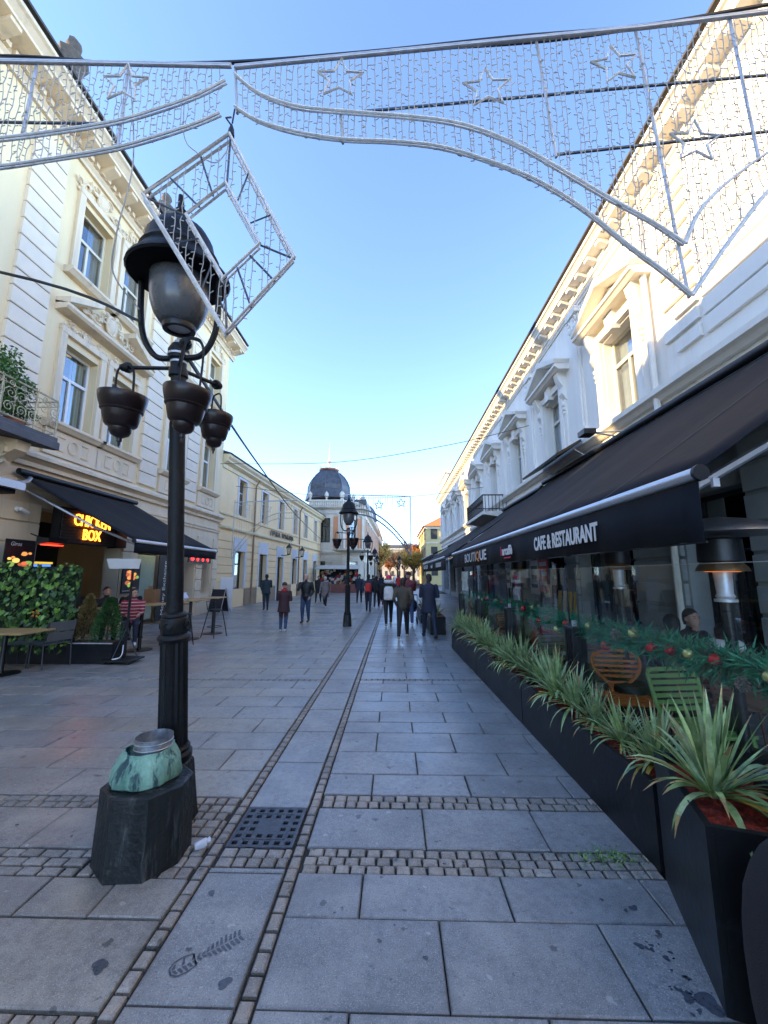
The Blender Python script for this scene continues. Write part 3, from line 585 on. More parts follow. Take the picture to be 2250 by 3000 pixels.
courses(b4, T4, whitew, -9, 5.6, [5.35+.3*i for i in range(12)], 0, .05, .022)
for i in range(11): mb = MB(T4); mb.box((5.7, 0, 5.40+.3*i), (6.45 if i % 2 else 6.2, .06, 5.40+.3*i+.2)); mb.build('stone_block', whitew, b4)
cp = [(0, 8.62), (.04, 8.62), (.04, 8.66), (.07, 8.69), (.07, 8.73), (0, 8.76)]; mb = MB(T4); mb.prof(cp, -9, 40.05); mb.build('architrave', whitet, b4); mb = MB(T4)
mb.prof([(0, 8.82), (.06, 8.82), (.06, 8.86), (.08, 9.03), (.32, 9.06), (.32, 9.14), (.38, 9.21), (.42, 9.23), (.42, 9.30), (.06, 9.38), (0, 9.38)], -9, 40.6); mb.build('cornice', whitet, b4)
me = MB().add([(-.1, 0, .03), (.1, 0, .03), (.1, .34, .12), (-.1, .34, .12), (-.1, 0, .22), (.1, 0, .22), (.1, .36, .22), (-.1, .36, .22)], [(3, 2, 1, 0), (4, 5, 6, 7), (0, 1, 5, 4), (1, 2, 6, 5), (2, 3, 7, 6), (3, 0, 4, 7)]).mesh('modillion', (whitet,))
for i in range(84):
    o = inst('modillion', me, b4); o.matrix_local = T4 @ Matrix.Translation((-1.2+i*.5, .075, 8.885)) @ Matrix.Diagonal((.85, .62, .68, 1))
mb = MB(T4); mb.prof([(.45, 9.385), (.45, 9.43), (-4.5, 10.3), (-9, 9.4)], -9, 40.6); mb.build('roof', roofm, b4)
mb = MB(T4); mb.prof([(0, 4.78), (.08, 4.78), (.14, 4.84), (.20, 4.88), (.20, 4.98), (0, 5.05)], -9, 40.02); mb.build('string_course', whitet, b4); mb = MB(T4); mb.prof([(0, 4.45), (.06, 4.45), (.06, 4.6), (0, 4.62)], -9, 40.02); mb.build('string_course', whitet, b4)
mb = MB(T4); mb.tube([(6.75, .1, .2), (6.75, .1, 8.5), (6.75, .3, 8.85)], .055, 8); mb.build('downpipe', whitet, b4)
pil = [c+1.74 for c in cs]
for c in pil:
    mb = MB(T4)
    for w_, n_ in ((.42, .05), (.26, .09)): mb.box((c-w_/2, 0, 5.05), (c+w_/2, n_, 8.6))
    mb.box((c-.28, 0, 5.05), (c+.28, .12, 5.35)); mb.box((c-.27, 0, 8.45), (c+.27, .14, 8.6))
    for s in (-1, 1): mb.tube([(c+s*.17+.09*math.cos(i*.7)*(1-i*.07), .11, 8.3+.09*math.sin(i*.7)*(1-i*.07)) for i in range(11)], .025, 4)
    for k in range(3): mb.ball((c-.15+k*.15, .1, 8.12), .075, 6, 5, (1, .6, 1.4))
    mb.build('pilaster', whitew, b4)
for i, c in enumerate(cs+near[:1]):
    a, b = c-.58, c+.58
    window(b4, T4, a, b, 5.1, 6.95, -.2, woodf, pane, warmdk, M('white_net_curtain', (.62, .62, .6), .9), .66, 1, .065)
    mb = MB(T4); mb.box((a-.2, 0, 5.06), (a-.01, .09, 7.0)); mb.box((b+.01, 0, 5.06), (b+.2, .09, 7.0)); mb.box((a-.2, 0, 7.0), (b+.2, .10, 7.18)); mb.box((a-.34, 0, 5.06), (a-.2, .05, 7.0)); mb.box((b+.2, 0, 5.06), (b+.34, .05, 7.0))
    mb.ext([(c-.11, 0, 6.9), (c+.11, 0, 6.9), (c+.17, 0, 7.3), (c-.17, 0, 7.3)], (0, .18, 0)); mb.build('window_surround', whitew, b4)
    for s in (-1, 1):                      # console brackets under the pediment
        mb = MB(T4); e = c+s*.86; mb.ext([(e-.11, 0, 7.3), (e-.11, .26, 7.3), (e-.11, .22, 7.1), (e-.11, .1, 6.9), (e-.11, .14, 6.7), (e-.11, .05, 6.55), (e-.11, 0, 6.5)], (.22, 0, 0))
        for k in range(3): mb.ball((e, .06, 6.4-k*.12), .07-.012*k, 6, 5)
        mb.build('console', whitew, b4, True)
    mb = MB(T4); W = 1.2; mb.prof([(0, 7.30), (.30, 7.30), (.36, 7.36), (.40, 7.38), (.40, 7.45), (0, 7.47)], c-W, c+W)
    for s in (-1, 1): mb.ext([(c+s*W, 0, 7.47), (c, 0, 7.94), (c, 0, 8.12), (c+s*(W+.06), 0, 7.56)], (0, .42, 0))
    mb.ext([(c-W*.85, 0, 7.47), (c+W*.85, 0, 7.47), (c, 0, 7.9)], (0, .12, 0)); mb.build('pediment', whitet, b4)
for a, b, c, d in gdn:
    f = window(b4, T4, a, b, c, d, -.3, blackm, panedk, warmdk, None, .8, 1 if b-a < 2 else 2, .07, name='shop_window')
mb = MB(T4); mb.box((33.2, -.3, 9.44), (38, .30, 10.3)); mb.prof([(.0, 10.3), (.4, 10.4), (.4, 10.52), (-.4, 10.56)], 33, 38.2); mb.build('attic', whitew, b4)
for i in range(13): mb = MB(T4); mb.box((39.3, 0, 5.2+.26*i), (40.03 if i % 2 else 39.9, .07, 5.2+.26*i+.2)); mb.build('quoin', whitew, b4)
# small iron balcony
mb = MB(T4); mb.prof([(0, 4.1), (.9, 4.25), (1.05, 4.25), (1.05, 4.38), (0, 4.42)], 16.6, 20.3); bal = mb.build('balcony', whitet, b4)
mb = MB(T4)
for z, r in ((5.1, .03), (4.5, .02)): mb.tube([(16.65, 0, z), (16.65, 1.0, z), (20.25, 1.0, z), (20.25, 0, z)], r, 5)
for i in range(25): mb.tube([(16.65+.15*i, 1.0, 4.4), (16.65+.15*i, 1.0, 5.1)], .014, 4)
for i in range(7): mb.tube([(16.65, i*.15, 4.4), (16.65, i*.15, 5.1)], .014, 4)
for i in range(12): scroll(mb, 16.8+.3*i, 4.8, 1.0, .12, 1.4, 1, .014)
mb.build('railing', blackm, bal)
# ================================================================ far right yellow house, end of street
orange = M('orange_roof_tile', (.60, .19, .05), .7, var=.2, vs=3)
b5 = thing('far_yellow_house', 'far pale yellow house with hipped orange tiled roof right of the street', 'building', (8, 66, 0))
mb = MB(); wallm = M('far_yellow_stucco', (.62, .48, .22), .85, var=.08); mb.box((-3, -4, 0), (6, 14, 9.2)); mb.build('wall', wallm, b5)
mb = MB(); mb.add([(-3.5, -4.5, 9.2), (6.5, -4.5, 9.2), (6.5, 14.5, 9.2), (-3.5, 14.5, 9.2), (1.5, 1, 12.2), (1.5, 9, 12.2)], [(0, 1, 4), (1, 2, 5, 4), (2, 3, 5), (3, 0, 4, 5), (0, 3, 2, 1)]); mb.build('roof', orange, b5)
for k, z in enumerate((1.5, 4.4, 7.2)):
    for i in range(3): mb = MB(); mb.box((-2.2+i*2.6, -4.06, z), (-1.2+i*2.6, -3.98, z+1.6)); mb.build('window', panedk if False else warmdk, b5)
    for i in range(4): mb = MB(); mb.box((-3.06, -2.5+i*4, z), (-2.98, -1.4+i*4, z+1.6)); mb.build('window', warmdk, b5)
mb = MB(); mb.box((-3.2, -4.2, 8.8), (6.2, 14.2, 9.15)); mb.box((-3.1, -4.1, 6.5), (6.1, -4, 6.7)); mb.build('cornice', trimc, b5)
def far_house(name, label, x0, x1, y0, y1, h, col, roof=None):
    t = thing(name, label, 'building', ((x0+x1)/2, (y0+y1)/2, 0)); a, b = (x1-x0)/2, (y1-y0)/2
    mb = MB(); mb.box((-a, -b, 0), (a, b, h)); mb.build('wall', M(name+'_stucco', col, .85, var=.12, vs=1), t)
    mb = MB(); mb.box((-a-.3, -b-.3, h), (a+.3, b+.3, h+.35)); mb.build('cornice', trimc, t)
    mb = MB(); mb.add([(-a-.3, -b-.3, h+.35), (a+.3, -b-.3, h+.35), (a+.3, b+.3, h+.35), (-a-.3, b+.3, h+.35), (-a*.3, 0, h+2.2), (a*.3, 0, h+2.2)], [(0, 1, 5, 4), (1, 2, 5), (2, 3, 4, 5), (3, 0, 4)]); mb.build('roof', roof or roofm, t)
    for f in range(int(h/3.4)):
        for i in range(max(1, int(2*a/2.4))):
            mb = MB(); x = -a+1.2+i*2.4; mb.box((x-.5, -b-.05, 1+f*3.3), (x+.5, -b+.02, 2.9+f*3.3)); mb.build('window', warmdk, t)
        for i in range(max(1, int(2*b/3))):
            s = a if x1 < 0 else -a; mb = MB(); yy = -b+1.5+i*3; mb.box((s-.04, yy-.5, 1+f*3.3), (s+.04, yy+.5, 2.9+f*3.3)); mb.build('window', warmdk, t)
far_house('far_tan_house', 'far tan house closing the view at the end of the street', -9, 9, 150, 162, 11, (.55, .44, .30))
far_house('far_left_house', 'far warm facade on the left beyond the domed house', -16, -3.4, 76, 112, 11, (.58, .46, .32))
far_house('far_right_house', 'far pale facade on the right behind the orange trees', 7.5, 18, 84, 130, 10, (.56, .47, .35))
# ================================================================ unseen low house added to stop low sun in the side passage
plain_house('sun_stop_house', 'unseen single storey house added across the side passage to stop low sun', -16, -9.4, 3.2, 5.15, 5.0, cream, 1, 1)
# ================================================================ street lamps
frost = M('frosted_globe', (.10, .105, .115), .28, var=.05, spec=.6)
def lamp(label, loc, rot=(0, 0, 0)):
    t = thing('street_lamp', label, 'street lamp', loc, 0, 'cast iron street lamps down the middle of the street'); t.rotation_euler = rot
    return t
L0 = lamp('tall black street lamp with bell hood, nearest, beside the stone litter bin', (-1.62, 3.12, 0), (.085, -.02, 0))
mb = MB(); mb.lathe([(.178, 0), (.172, .02), (.146, .38), (.142, .40), (.13, .41)], 8, X=Matrix.Rotation(PI/8, 3, 'Z')); mb.build('stone_base', stoneg, L0)
mb = MB(); mb.lathe([(.122, .41), (.134, .43), (.134, .46), (.116, .48), (.12, .50), (.106, .52)], 20); mb.lathe([(.096, .52), (.089, 1.26)], 32, wob=lambda t, j: 1+.05*math.cos(16*t)); mb.lathe([(.092, 1.26), (.108, 1.275), (.116, 1.29), (.108, 1.31), (.092, 1.32)], 20); mb.build('fluted_shaft', iron, L0, True)
mb = MB(); mb.lathe([(.09, 1.32), (.096, 1.33), (.096, 1.43), (.088, 1.44)], 8, X=Matrix.Rotation(PI/8, 3, 'Z'))
for k in range(4):
    a = k*PI/2; mb.lathe([(.034, 0), (.038, .008), (.026, .014), (.02, .006), (.001, .012)], 12, (.089*math.cos(a), .089*math.sin(a), 1.38), Matrix.Rotation(a, 3, 'Z') @ Matrix.Rotation(PI/2, 3, 'Y'))
mb.lathe([(.086, 1.44), (.09, 1.45), (.084, 1.465), (.066, 1.475)], 20); mb.build('collar', iron, L0, True)
mb = MB(); mb.lathe([(.060, 1.475), (.054, 3.28), (.07, 3.29), (.07, 3.34), (.058, 3.36), (.058, 3.42), (.072, 3.43), (.078, 3.50), (.05, 3.55)], 18); mb.build('pole', iron, L0, True)
mb = MB(); mb.lathe([(.080, 3.455), (.080, 3.47)], 18); mb.lathe([(.061, 3.395), (.061, 3.41)], 18); mb.lathe([(.045, 3.55), (.03, 3.58), (.001, 3.585)], 9); mb.build('clamp', steel, L0)
for s in (-1, 1):
    mb = MB(); mb.tube(pts_arc([(s*.06, 0, 3.44), (s*.18, 0, 3.46), (s*.275, 0, 3.60), (s*.31, 0, 3.80), (s*.31, 0, 4.12)], 5), .023, 8); mb.build('yoke_arm', iron, L0, True)
mb = MB(); mb.lathe([(r*.9, z) for r, z in [(.405, 4.085), (.42, 4.10), (.41, 4.125), (.34, 4.20), (.315, 4.24), (.325, 4.26), (.31, 4.285), (.29, 4.31), (.27, 4.40), (.22, 4.48), (.13, 4.54), (.10, 4.55), (.11, 4.57), (.06, 4.60), (.045, 4.64), (.055, 4.66), (.03, 4.69), (.022, 4.80), (.001, 4.81)]], 28)
mb.lathe([(.365, 4.085), (.3, 4.15), (.2, 4.22), (.001, 4.24)], 28); mb.build('hood', iron, L0, True)
mb = MB(); mb.lathe([(r*.86, z) for r, z in [(.125, 3.70), (.17, 3.725), (.215, 3.79), (.243, 3.88), (.25, 3.98), (.245, 4.12), (.23, 4.19)]], 26); gl = mb.build('globe', frost, L0, True)
mb = MB(); mb.lathe([(.085, 3.69), (.085, 3.665), (.118, 3.665), (.124, 3.69), (.115, 3.72), (.085, 3.705)], 22); mb.build('rim', blackm, gl, True)
mb = MB(); mb.lathe([(.085, 3.685), (.001, 3.683)], 18); mb.build('lens', M('lamp_lens', (.66, .67, .70), .3), gl)
for k, a in enumerate((180, -55, 72)):
    a = R(a); c, s = math.cos(a), math.sin(a); mb = MB(); mb.tube([(.05*c, .05*s, 3.36), (.44*c, .44*s, 3.38)], .015, 8); mb.ball((.44*c, .44*s, 3.38), .03, 8, 6); mb.lathe([(.038, -.02), (.043, 0), (.038, .02)], 12, (.405*c, .405*s, 3.378), Matrix.Rotation(a, 3, 'Z') @ Matrix.Rotation(PI/2, 3, 'Y')); mb.build('basket_arm', iron, L0, True)
copper = M('dark_patinated_copper', (.020, .012, .013), .33, .2, var=.35, vs=6, bump=.05, bs=20)
BWL = thing('hanging_bowl', 'dark copper hanging flower bowl on the left arm of the nearest lamp', 'hanging bowl', (-2.10, 2.83, 3.12), 0, 'copper bowls hung from the lamps')
BWL.rotation_euler = (.085, .05, 0); BWL.scale = (.86, .86, .86)
mb = MB(); mb.lathe([(.18, .0), (.195, .008), (.198, 0), (.192, -.05), (.17, -.13), (.163, -.14), (.165, -.15), (.155, -.155), (.148, -.20), (.13, -.27), (.115, -.285), (.10, -.29), (.09, -.295), (.088, -.33), (.07, -.365), (.03, -.385), (.022, -.39), (.022, -.42), (.012, -.425), (.008, -.46), (.001, -.465)], 28)
mb.lathe([(.18, 0), (.165, -.08), (.001, -.1)], 28); mb.build('bowl', copper, BWL, True)
mb = MB(); mb.lathe([(.166, -.132), (.172, -.14), (.166, -.15)], 28); mb.build('band', copper, BWL, True)
mb = MB(); mb.tube(pts_arc([(-.085, 0, -.02), (-.08, 0, .2), (-.05, 0, .265), (0, 0, .275), (.05, 0, .265), (.08, 0, .2), (.085, 0, -.02)], 4), .010, 6); mb.build('hanger', iron, BWL, True)
bB = dup(BWL, (-1.40, 2.49, 2.985), .6, 'dark copper hanging flower bowl in front of the nearest lamp pole', .78); bB.rotation_euler = (.085, .04, .6)
for ch in bB.children:
    if ch.name.startswith('hanger'): ch.scale = (1, 1, 1.75)
dup(BWL, (-1.56, 3.24, 3.12), -.5, 'smaller dark copper hanging bowl on the far side of the nearest lamp', .74)
for i, (x, y, lab, arms) in enumerate(((-1.60, 13.75, 'second street lamp along the street, left of the drainage channel', 3), (-1.75, 26.3, 'third street lamp, just right of and behind the second one', 3), (-2.0, 41, 'fourth street lamp, small, beyond the third one', 2), (.8, 59, 'far street lamp above the crowd near the orange trees', 2), (2.0, 75, 'farthest street lamp, right of the other far one', 2), (-2.4, 56, 'small street lamp before the domed house facade', 0))):
    l2 = dup(L0, (x, y, 0), None, lab); l2.rotation_euler = (0, 0, 0); l2.scale = (.92, .92, .945)
    for k in range(arms):
        a = R((180, -55, 72)[k]) if arms == 3 else R((180, 0)[k])
        dup(BWL, (x+.40*math.cos(a), y+.40*math.sin(a), 2.96), a, '%s hanging bowl on the %s street lamp' % (('left', 'front', 'back')[k] if arms == 3 else ('left', 'right')[k], ('second', 'third', 'fourth', 'farther', 'farthest')[i])).rotation_euler = (0, 0, a)
# ================================================================ stone litter bin beside the lamp
tb = thing('litter_bin', 'dark octagonal stone litter bin with verdigris copper pot and metal ring', 'litter bin', (-1.6, 2.77, 0))
tb.scale = (1, 1, .945)
bp = [(-1.85, 2.64), (-1.67, 2.50), (-1.45, 2.515), (-1.33, 2.68), (-1.34, 2.86), (-1.48, 2.98), (-1.72, 2.98), (-1.86, 2.86)]
lower = [(x+1.6, y-2.77, .0) for x, y in bp]; upper = [((x+1.6)*.955, (y-2.77)*.955, .455) for x, y in bp]; rim = [((x+1.6)*.90, (y-2.77)*.90, .463) for x, y in bp]; n = 8
MB().add(lower+upper+rim, [tuple(range(8))[::-1], tuple(range(16, 24))]+[(i, (i+1) % n, n+(i+1) % n, n+i) for i in range(n)]+[(n+i, n+(i+1) % n, 2*n+(i+1) % n, 2*n+i) for i in range(n)]).build('stone_block', stoneg, tb)
verd = M('verdigris_copper', (.12, .29, .21), .8, .0, var=.4, vs=9, bump=.9, bs=22, stain=(.035, .075, .085), sr=(.54, .62), ss=11, streak=True, col2=(.24, .42, .33))
mb = MB(); mb.lathe([(.18, .463), (.20, .478), (.206, .51), (.195, .56), (.17, .61), (.148, .645), (.146, .66), (.136, .66), (.138, .62), (.001, .55)], 30, (-.02, .0, 0), wob=lambda t, j: 1+.035*math.sin(5*t+j*.6)+.03*math.sin(9*t+1)+.012*math.sin(17*t)); mb.build('copper_pot', verd, tb, True)
mb = MB(); X = Matrix.Rotation(.06, 3, 'X') @ Matrix.Rotation(-.08, 3, 'Y')
mb.lathe([(.112, .62), (.113, .66), (.117, .665), (.113, .67), (.113, .695), (.118, .70), (.113, .705), (.115, .73), (.110, .73), (.107, .64), (.001, .635)], 30, (.0, .01, 0)); mb.build('liner_ring', M('dull_zinc_ring', (.34, .36, .39), .4, .7, var=.3, vs=25), tb, True)
for i, (x, y, rz) in enumerate(((-1.255, 2.80, .6),)):
    cup = MB(); cup.lathe([(.001, -.045), (.024, -.042), (.030, -.01), (.034, .03), (.028, .055), (.015, .06), (.022, .085), (.012, .09)], 12, (0, 0, 0), Matrix.Rotation(PI/2-.15, 3, 'Y'), wob=lambda t, j: 1+.14*math.sin(3*t+j))
    o = cup.build('crumpled_cup', M('white_plastic', (.62, .62, .68), .5, var=.1), None, True, (x, y, .033)); o.rotation_euler = (0, 0, rz); o.scale = (.72, .72, .8); tag(o, 'crumpled white plastic cup lying on the setts beside the litter bin', 'litter')
# ================================================================ festive light arch overhead
GY = 2.35; lm = M('grey_white_light_hose', (.70, .71, .72), .45, .0, var=.2, vs=30); cabw = M('pale_cable', (.42, .42, .42), .5); bulbm = M('clear_bulb', (.55, .55, .53), .3)
cabb = M('black_cable', (.012, .012, .014), .5)
RU = [(-1.157, 5.395), (-.975, 5.221), (-.697, 5.088), (-.359, 5.035), (.174, 4.964), (.501, 4.886), (.82, 4.739), (1.127, 4.519), (1.424, 4.288), (1.713, 4.082), (1.92, 3.901)]
RL = [(-1.14, 5.104), (-.963, 4.976), (-.69, 4.867), (-.355, 4.797), (.007, 4.765), (.333, 4.708), (.653, 4.591), (.963, 4.431), (1.261, 4.202), (1.544, 3.91), (1.763, 3.698), (1.921, 3.527)]
NU = [(1.92, 3.901), (2.021, 4.11), (2.165, 4.286), (2.373, 4.463), (2.576, 4.606), (2.80, 4.72), (3.3, 4.85), (3.8, 4.9)]
NL = [(1.921, 3.527), (2.064, 3.726), (2.244, 3.963), (2.532, 4.311), (2.80, 4.50), (3.3, 4.62), (3.8, 4.66)]
TR = [(-1.169, 5.48), (.319, 5.597), (1.797, 5.717), (2.757, 5.824), (3.8, 5.93)]
TL = [(-4.3, 5.70), (-3.207, 5.635), (-2.986, 5.609), (-2.082, 5.551), (-1.198, 5.493)]
LU = [(-4.3, 4.80), (-3.5, 4.83), (-2.872, 4.88), (-2.531, 4.921), (-2.023, 5.001), (-1.688, 5.103), (-1.422, 5.217), (-1.223, 5.334)]
LL = [(-4.3, 4.56), (-3.5, 4.59), (-2.835, 4.64), (-2.499, 4.689), (-1.998, 4.772), (-1.667, 4.868), (-1.404, 4.971), (-1.245, 5.047)]
def P3(p, y=GY): return [(a, y, b) for a, b in p]
def zat(c, x):
    for (a, b), (e, f) in zip(c, c[1:]):
        if a <= x <= e: return b+(f-b)*(x-a)/(e-a)
    return None
def star(mb, x, z, r, y=GY, rot=.1, t=.009):
    p = []
    for i in range(10): a = PI/2+rot+i*PI/5; q = r if i % 2 == 0 else r*.45; p.append((x+q*math.cos(a), y-.03, z+q*math.sin(a)))
    mb.tube(p, t, 5, closed=True)
def light_string(x, z1, z0, seed, par, y=GY):
    q = random.Random(seed); n = max(2, int((z1-z0)/.06)); sl_ = q.uniform(-.02, .02); pts = [(x+q.uniform(-.004, .004)+(z1-z)*sl_, y+q.uniform(-.01, .01), z) for z in [z1-(z1-z0)*i/n for i in range(n+1)]]
    mb = MB(); mb.m = 0; mb.tube(pts, .0034, 4)
    mb.m = 1
    for p in pts[1:]:
        s = q.choice((-1, 1)); mb.tube([p, (p[0]+s*.026, p[1], p[2]+q.uniform(-.012, .022))], .0038, 4)
    return mb.build("light_string", (cabw, bulbm), par, recalc=False)
def arch_piece(label, top, up, lo_, more, bars, verts, stars, x0, x1, name='light_arch', step=.049, drop=(0, 0)):
    t = thing(name, label, 'light decoration', (0, GY, 0), 0, 'festive light arches over the street'); o = Vector((0, -GY, 0))
    def B(): return MB(Matrix.Translation(o))
    mb = B(); mb.tube(pts_arc(P3(top), 4), .017, 6); mb.tube([(a, GY-.02, b-.03) for a, b in top], .008, 5); mb.build('top_rail', steel, t, True)
    for c in (up, lo_):
        mb = B(); mb.tube(pts_arc(P3(c), 5), .008, 6); mb.tube(pts_arc([(a, GY-.03, b-.014+.003*math.sin(i*4)) for i, (a, b) in enumerate(c)], 5), .0095, 6); mb.build('curved_rail', lm, t, True)
    for c in bars: mb = B(); mb.tube(P3(c, GY+.03), .010, 5); mb.build('cross_bar', M('grey_bar', (.10, .12, .16), .5, .4), t)
    for c in verts: mb = B(); mb.tube(P3(c, GY+.015), .011, 5); mb.build('upright', steel, t)
    for i, (x, z) in enumerate(stars): mb = B(); star(mb, x, z, .175, rot=.12*(i % 3-1)+.05); mb.build('star', lm, t)
    x = x0; k = 0
    class Sh: pass
    while x < x1:
        zt = zat(top, x); zl = zat(lo_, x)
        if zl is None and more: zl = zat(more, x)
        if zt and zl and zt-zl > .05: light_string_local(x, zt-.03, zl, k, t, o)
        x += step*U(.8, 1.2); k += 1
    return t
def light_string_local(x, z1, z0, seed, t, o):
    light_string(x, z1, z0, seed*7+int(x*100), t, GY).location = o
V = dict(V1=[(1.068, 5.642), (1.145, 4.632)], V2=[(1.797, 5.717), (1.927, 3.527)], V3=[(2.49, 5.793), (2.524, 4.56)], V4=[(-2.712, 5.585), (-2.731, 4.911)], V5=[(-1.993, 5.543), (-2.001, 4.799)], V6=[(-1.172, 5.48), (-1.135, 5.083)], V7=[(-.376, 5.036), (-.355, 4.797)])
ga = arch_piece('wide light arch with stars and hanging strings overhead on the right', TR, RU, RL, None, [[(-.377, 5.076), (3.8, 5.38)], [(1.138, 4.671), (3.8, 4.93)]], [V['V1'], V['V2'], V['V3'], V['V6'], V['V7']], [(-.381, 5.302), (.676, 5.179), (1.596, 5.348), (2.074, 4.678)], -1.1, 1.9)
o = Vector((0, -GY, 0))
for c in (NU, NL): mb = MB(Matrix.Translation(o)); mb.tube(pts_arc(P3(c), 5), .008, 6); mb.tube(pts_arc([(a, GY-.03, b-.014) for a, b in c], 5), .0095, 6); mb.build('curved_rail', lm, ga, True)
x = 1.96
while x < 3.5: light_string_local(x, zat(TR, x)-.03, zat(NL, x), int(x*50), ga, o); x += .049*U(.8, 1.2)
arch_piece('left light arch with one star, crossing in front of the cream house', TL, LU, LL, None, [[(-4.3, 5.16), (-2.027, 5.042)]], [V['V4'], V['V5']], [(-1.97, 5.321), (-3.15, 5.25)], -4.2, -1.22)
# tilted diamond hanging below the arch
DO = [(-1.166, 4.863), (-1.749, 4.377), (-1.095, 3.31), (-.664, 3.856)]; DI = [(-1.167, 4.455), (-1.429, 4.208), (-1.136, 3.709), (-.903, 3.969)]
td = thing('light_diamond', 'tilted diamond shaped light frame hanging in front of the nearest lamp hood', 'light decoration', (-1.17, GY, 4.863)); o = Vector((1.17, -GY, -4.863))
for nm, q4, r in (('outer_frame', DO, .014), ('inner_frame', DI, .013)):
    mb = MB(Matrix.Translation(o)); mb.tube(P3(q4, GY-.02), r, 5, closed=True); mb.tube(P3([(a-.022, b+.006) for a, b in q4], GY+.035), r*.8, 5, closed=True); mb.build(nm, lm, td)
for a, b in zip(DO, DI):
    mb = MB(Matrix.Translation(o)); mb.tube([(a[0], GY, a[1]), (b[0], GY, b[1])], .008, 4); mb.build('spoke', M('grey_bar', (.1, .12, .16), .5), td)
for i in range(4):
    a, b, c, d = DO[i], DO[(i+1) % 4], DI[i], DI[(i+1) % 4]; N = 9
    for f in (.35, .7):
        mb = MB(Matrix.Translation(o)); mb.tube([(a[0]+(b[0]-a[0])*f, GY, a[1]+(b[1]-a[1])*f), (c[0]+(d[0]-c[0])*f, GY, c[1]+(d[1]-c[1])*f)], .007, 4); mb.build('spoke', MC['grey_bar'], td)
q = random.Random(8)
def inside(x, z, P):
    r = False
    for (x1, z1), (x2, z2) in zip(P, P[1:]+P[:1]):
        if (z1 > z) != (z2 > z) and x < (x2-x1)*(z-z1)/(z2-z1)+x1: r = not r
    return r
x = -1.70
while x < -.69:
    zs = [3.3+i*.012 for i in range(135)]; run = []
    for z in zs+[99]:
        ok = z < 90 and inside(x, z, DO) and not inside(x, z, DI)
        if ok: run.append(z)
        else:
            if len(run) > 6: light_string(x+q.uniform(-.01, .01), run[-1], run[0], int(x*1000), td, GY).location = o
            run = []
    x += .058
mb = MB(); mb.tube([(-1.15, GY, 5.1), (-1.16, GY, 4.98)], .006, 5); mb.lathe([(.001, 4.86), (.025, 4.87), (.02, 4.92), (.004, 4.97)], 8, (-1.163, GY, 0)); mb.tube([(-1.16, GY, 4.95), (-1.20, GY-.02, 5.0), (-1.17, GY, 5.03)], .006, 4); h = mb.build('hook', blackm, td); h.location = o
# cables
def cable(label, pts, r=.008, m=None, name='cable'):
    o = MB().tube(pts_arc(pts, 6), r, 5).build(name, m or cabb, None, True); return tag(o, label, 'cable')
C1 = [(-4.6, 5.76), (-3.215, 5.679), (-2.086, 5.59), (-1.201, 5.553), (-.162, 5.617), (.867, 5.694), (1.887, 5.777), (2.977, 5.944), (4.75, 6.2)]
cable('black cable running along the top of the overhead light arch', [(a, GY+.02, b+.01*math.sin(i*3)) for i, (a, b) in enumerate(C1)], .012)
cable('thinner black cable looping over the arch top', [(a+.3, GY+.05, b+.035+.03*math.sin(i*2.3)) for i, (a, b) in enumerate(C1[:-1])], .008)
cable('black cable from the left edge to the nearest lamp yoke', [(-8.55, 2.6, 5.3), (-5.2, 2.62, 4.55), (-2.75, 2.64, 3.98), (-1.98, 2.75, 3.70)], .012)
cable('thin grey lead hanging from the left arch down beside the lamp hood', [(-1.97, GY, 5.49), (-1.90, GY+.05, 4.75), (-2.0, GY+.1, 4.2), (-2.07, GY+.2, 3.95), (-1.99, 2.75, 3.8)], .005, cabw)
cable('thin grey lead looping from the arch to the diamond', [(-1.534, GY, 5.45), (-1.51, GY, 4.9), (-1.38, GY-.02, 4.70), (-1.25, GY-.02, 4.62), (-1.18, GY, 4.75)], .004, cabw)
cable('black cable from the nearest lamp along the left side into the distance', [(-1.70, 2.85, 3.55), (-3.2, 9, 4.3), (-4.9, 20, 4.6), (-7.6, 42, 5.2)], .018)
cable('thin wire across the street between the cream and white houses', [(-8.5, 18.5, 7.1), (-2.5, 16.5, 6.55), (2, 14.5, 6.6), (4.75, 13.3, 6.9)], .012)
cable('far thin wire across the street', [(-8.0, 19.3, 6.15), (-3, 20, 5.7), (1.0, 20, 5.72), (4.75, 20.5, 6.3)], .012)
# far light arch across the street
farm = M('darkened_hose', (.20, .21, .22), .6)  # far hose coloured darker so it reads grey against the bright sky
def far_arch(label, x0, x1, zr, flip, farm=farm, f=1.):
    t = thing('light_arch', label, 'light decoration', (0, 20, 0), 0, 'festive light arches over the street')
    mb = MB(); mb.tube([(x0, 0, zr+.1*flip), (x1, 0, zr)], .03, 5); mb.build('top_rail', steel, t)
    def arc(x): k = (x-x0)/(x1-x0); k = k if flip > 0 else 1-k; return zr-.95-2.1*max(0, (k-.25)/.75)**1.8
    for dz in (0, .28): mb = MB(); mb.tube([(x0+(x1-x0)*i/24, 0, arc(x0+(x1-x0)*i/24)+dz) for i in range(25)], .04*f, 5); mb.build('curved_rail', farm, t)
    e = x1 if flip > 0 else x0
    mb = MB(); mb.tube([(e, 0, zr), (e, 0, arc(e))], .025, 4); mb.build('upright', steel, t)
    for i in range(3): mb = MB(); star(mb, x0+(x1-x0)*(.2+.33*i), zr-.35-.1*(i % 2), .24, .03, .05, .03*f); mb.build('star', farm, t)
    n = int((x1-x0)/.12)
    for i in range(n):
        x = x0+(x1-x0)*(i+.5)/n; mb = MB(); mb.tube([(x, 0, zr), (x+.01, 0, arc(x))], .009*f, 4); mb.build('light_string', farm, t, recalc=False)
far_arch('far light arch with three stars hanging in the sky before the domed house', -2.6, .85, 5.72, 1)
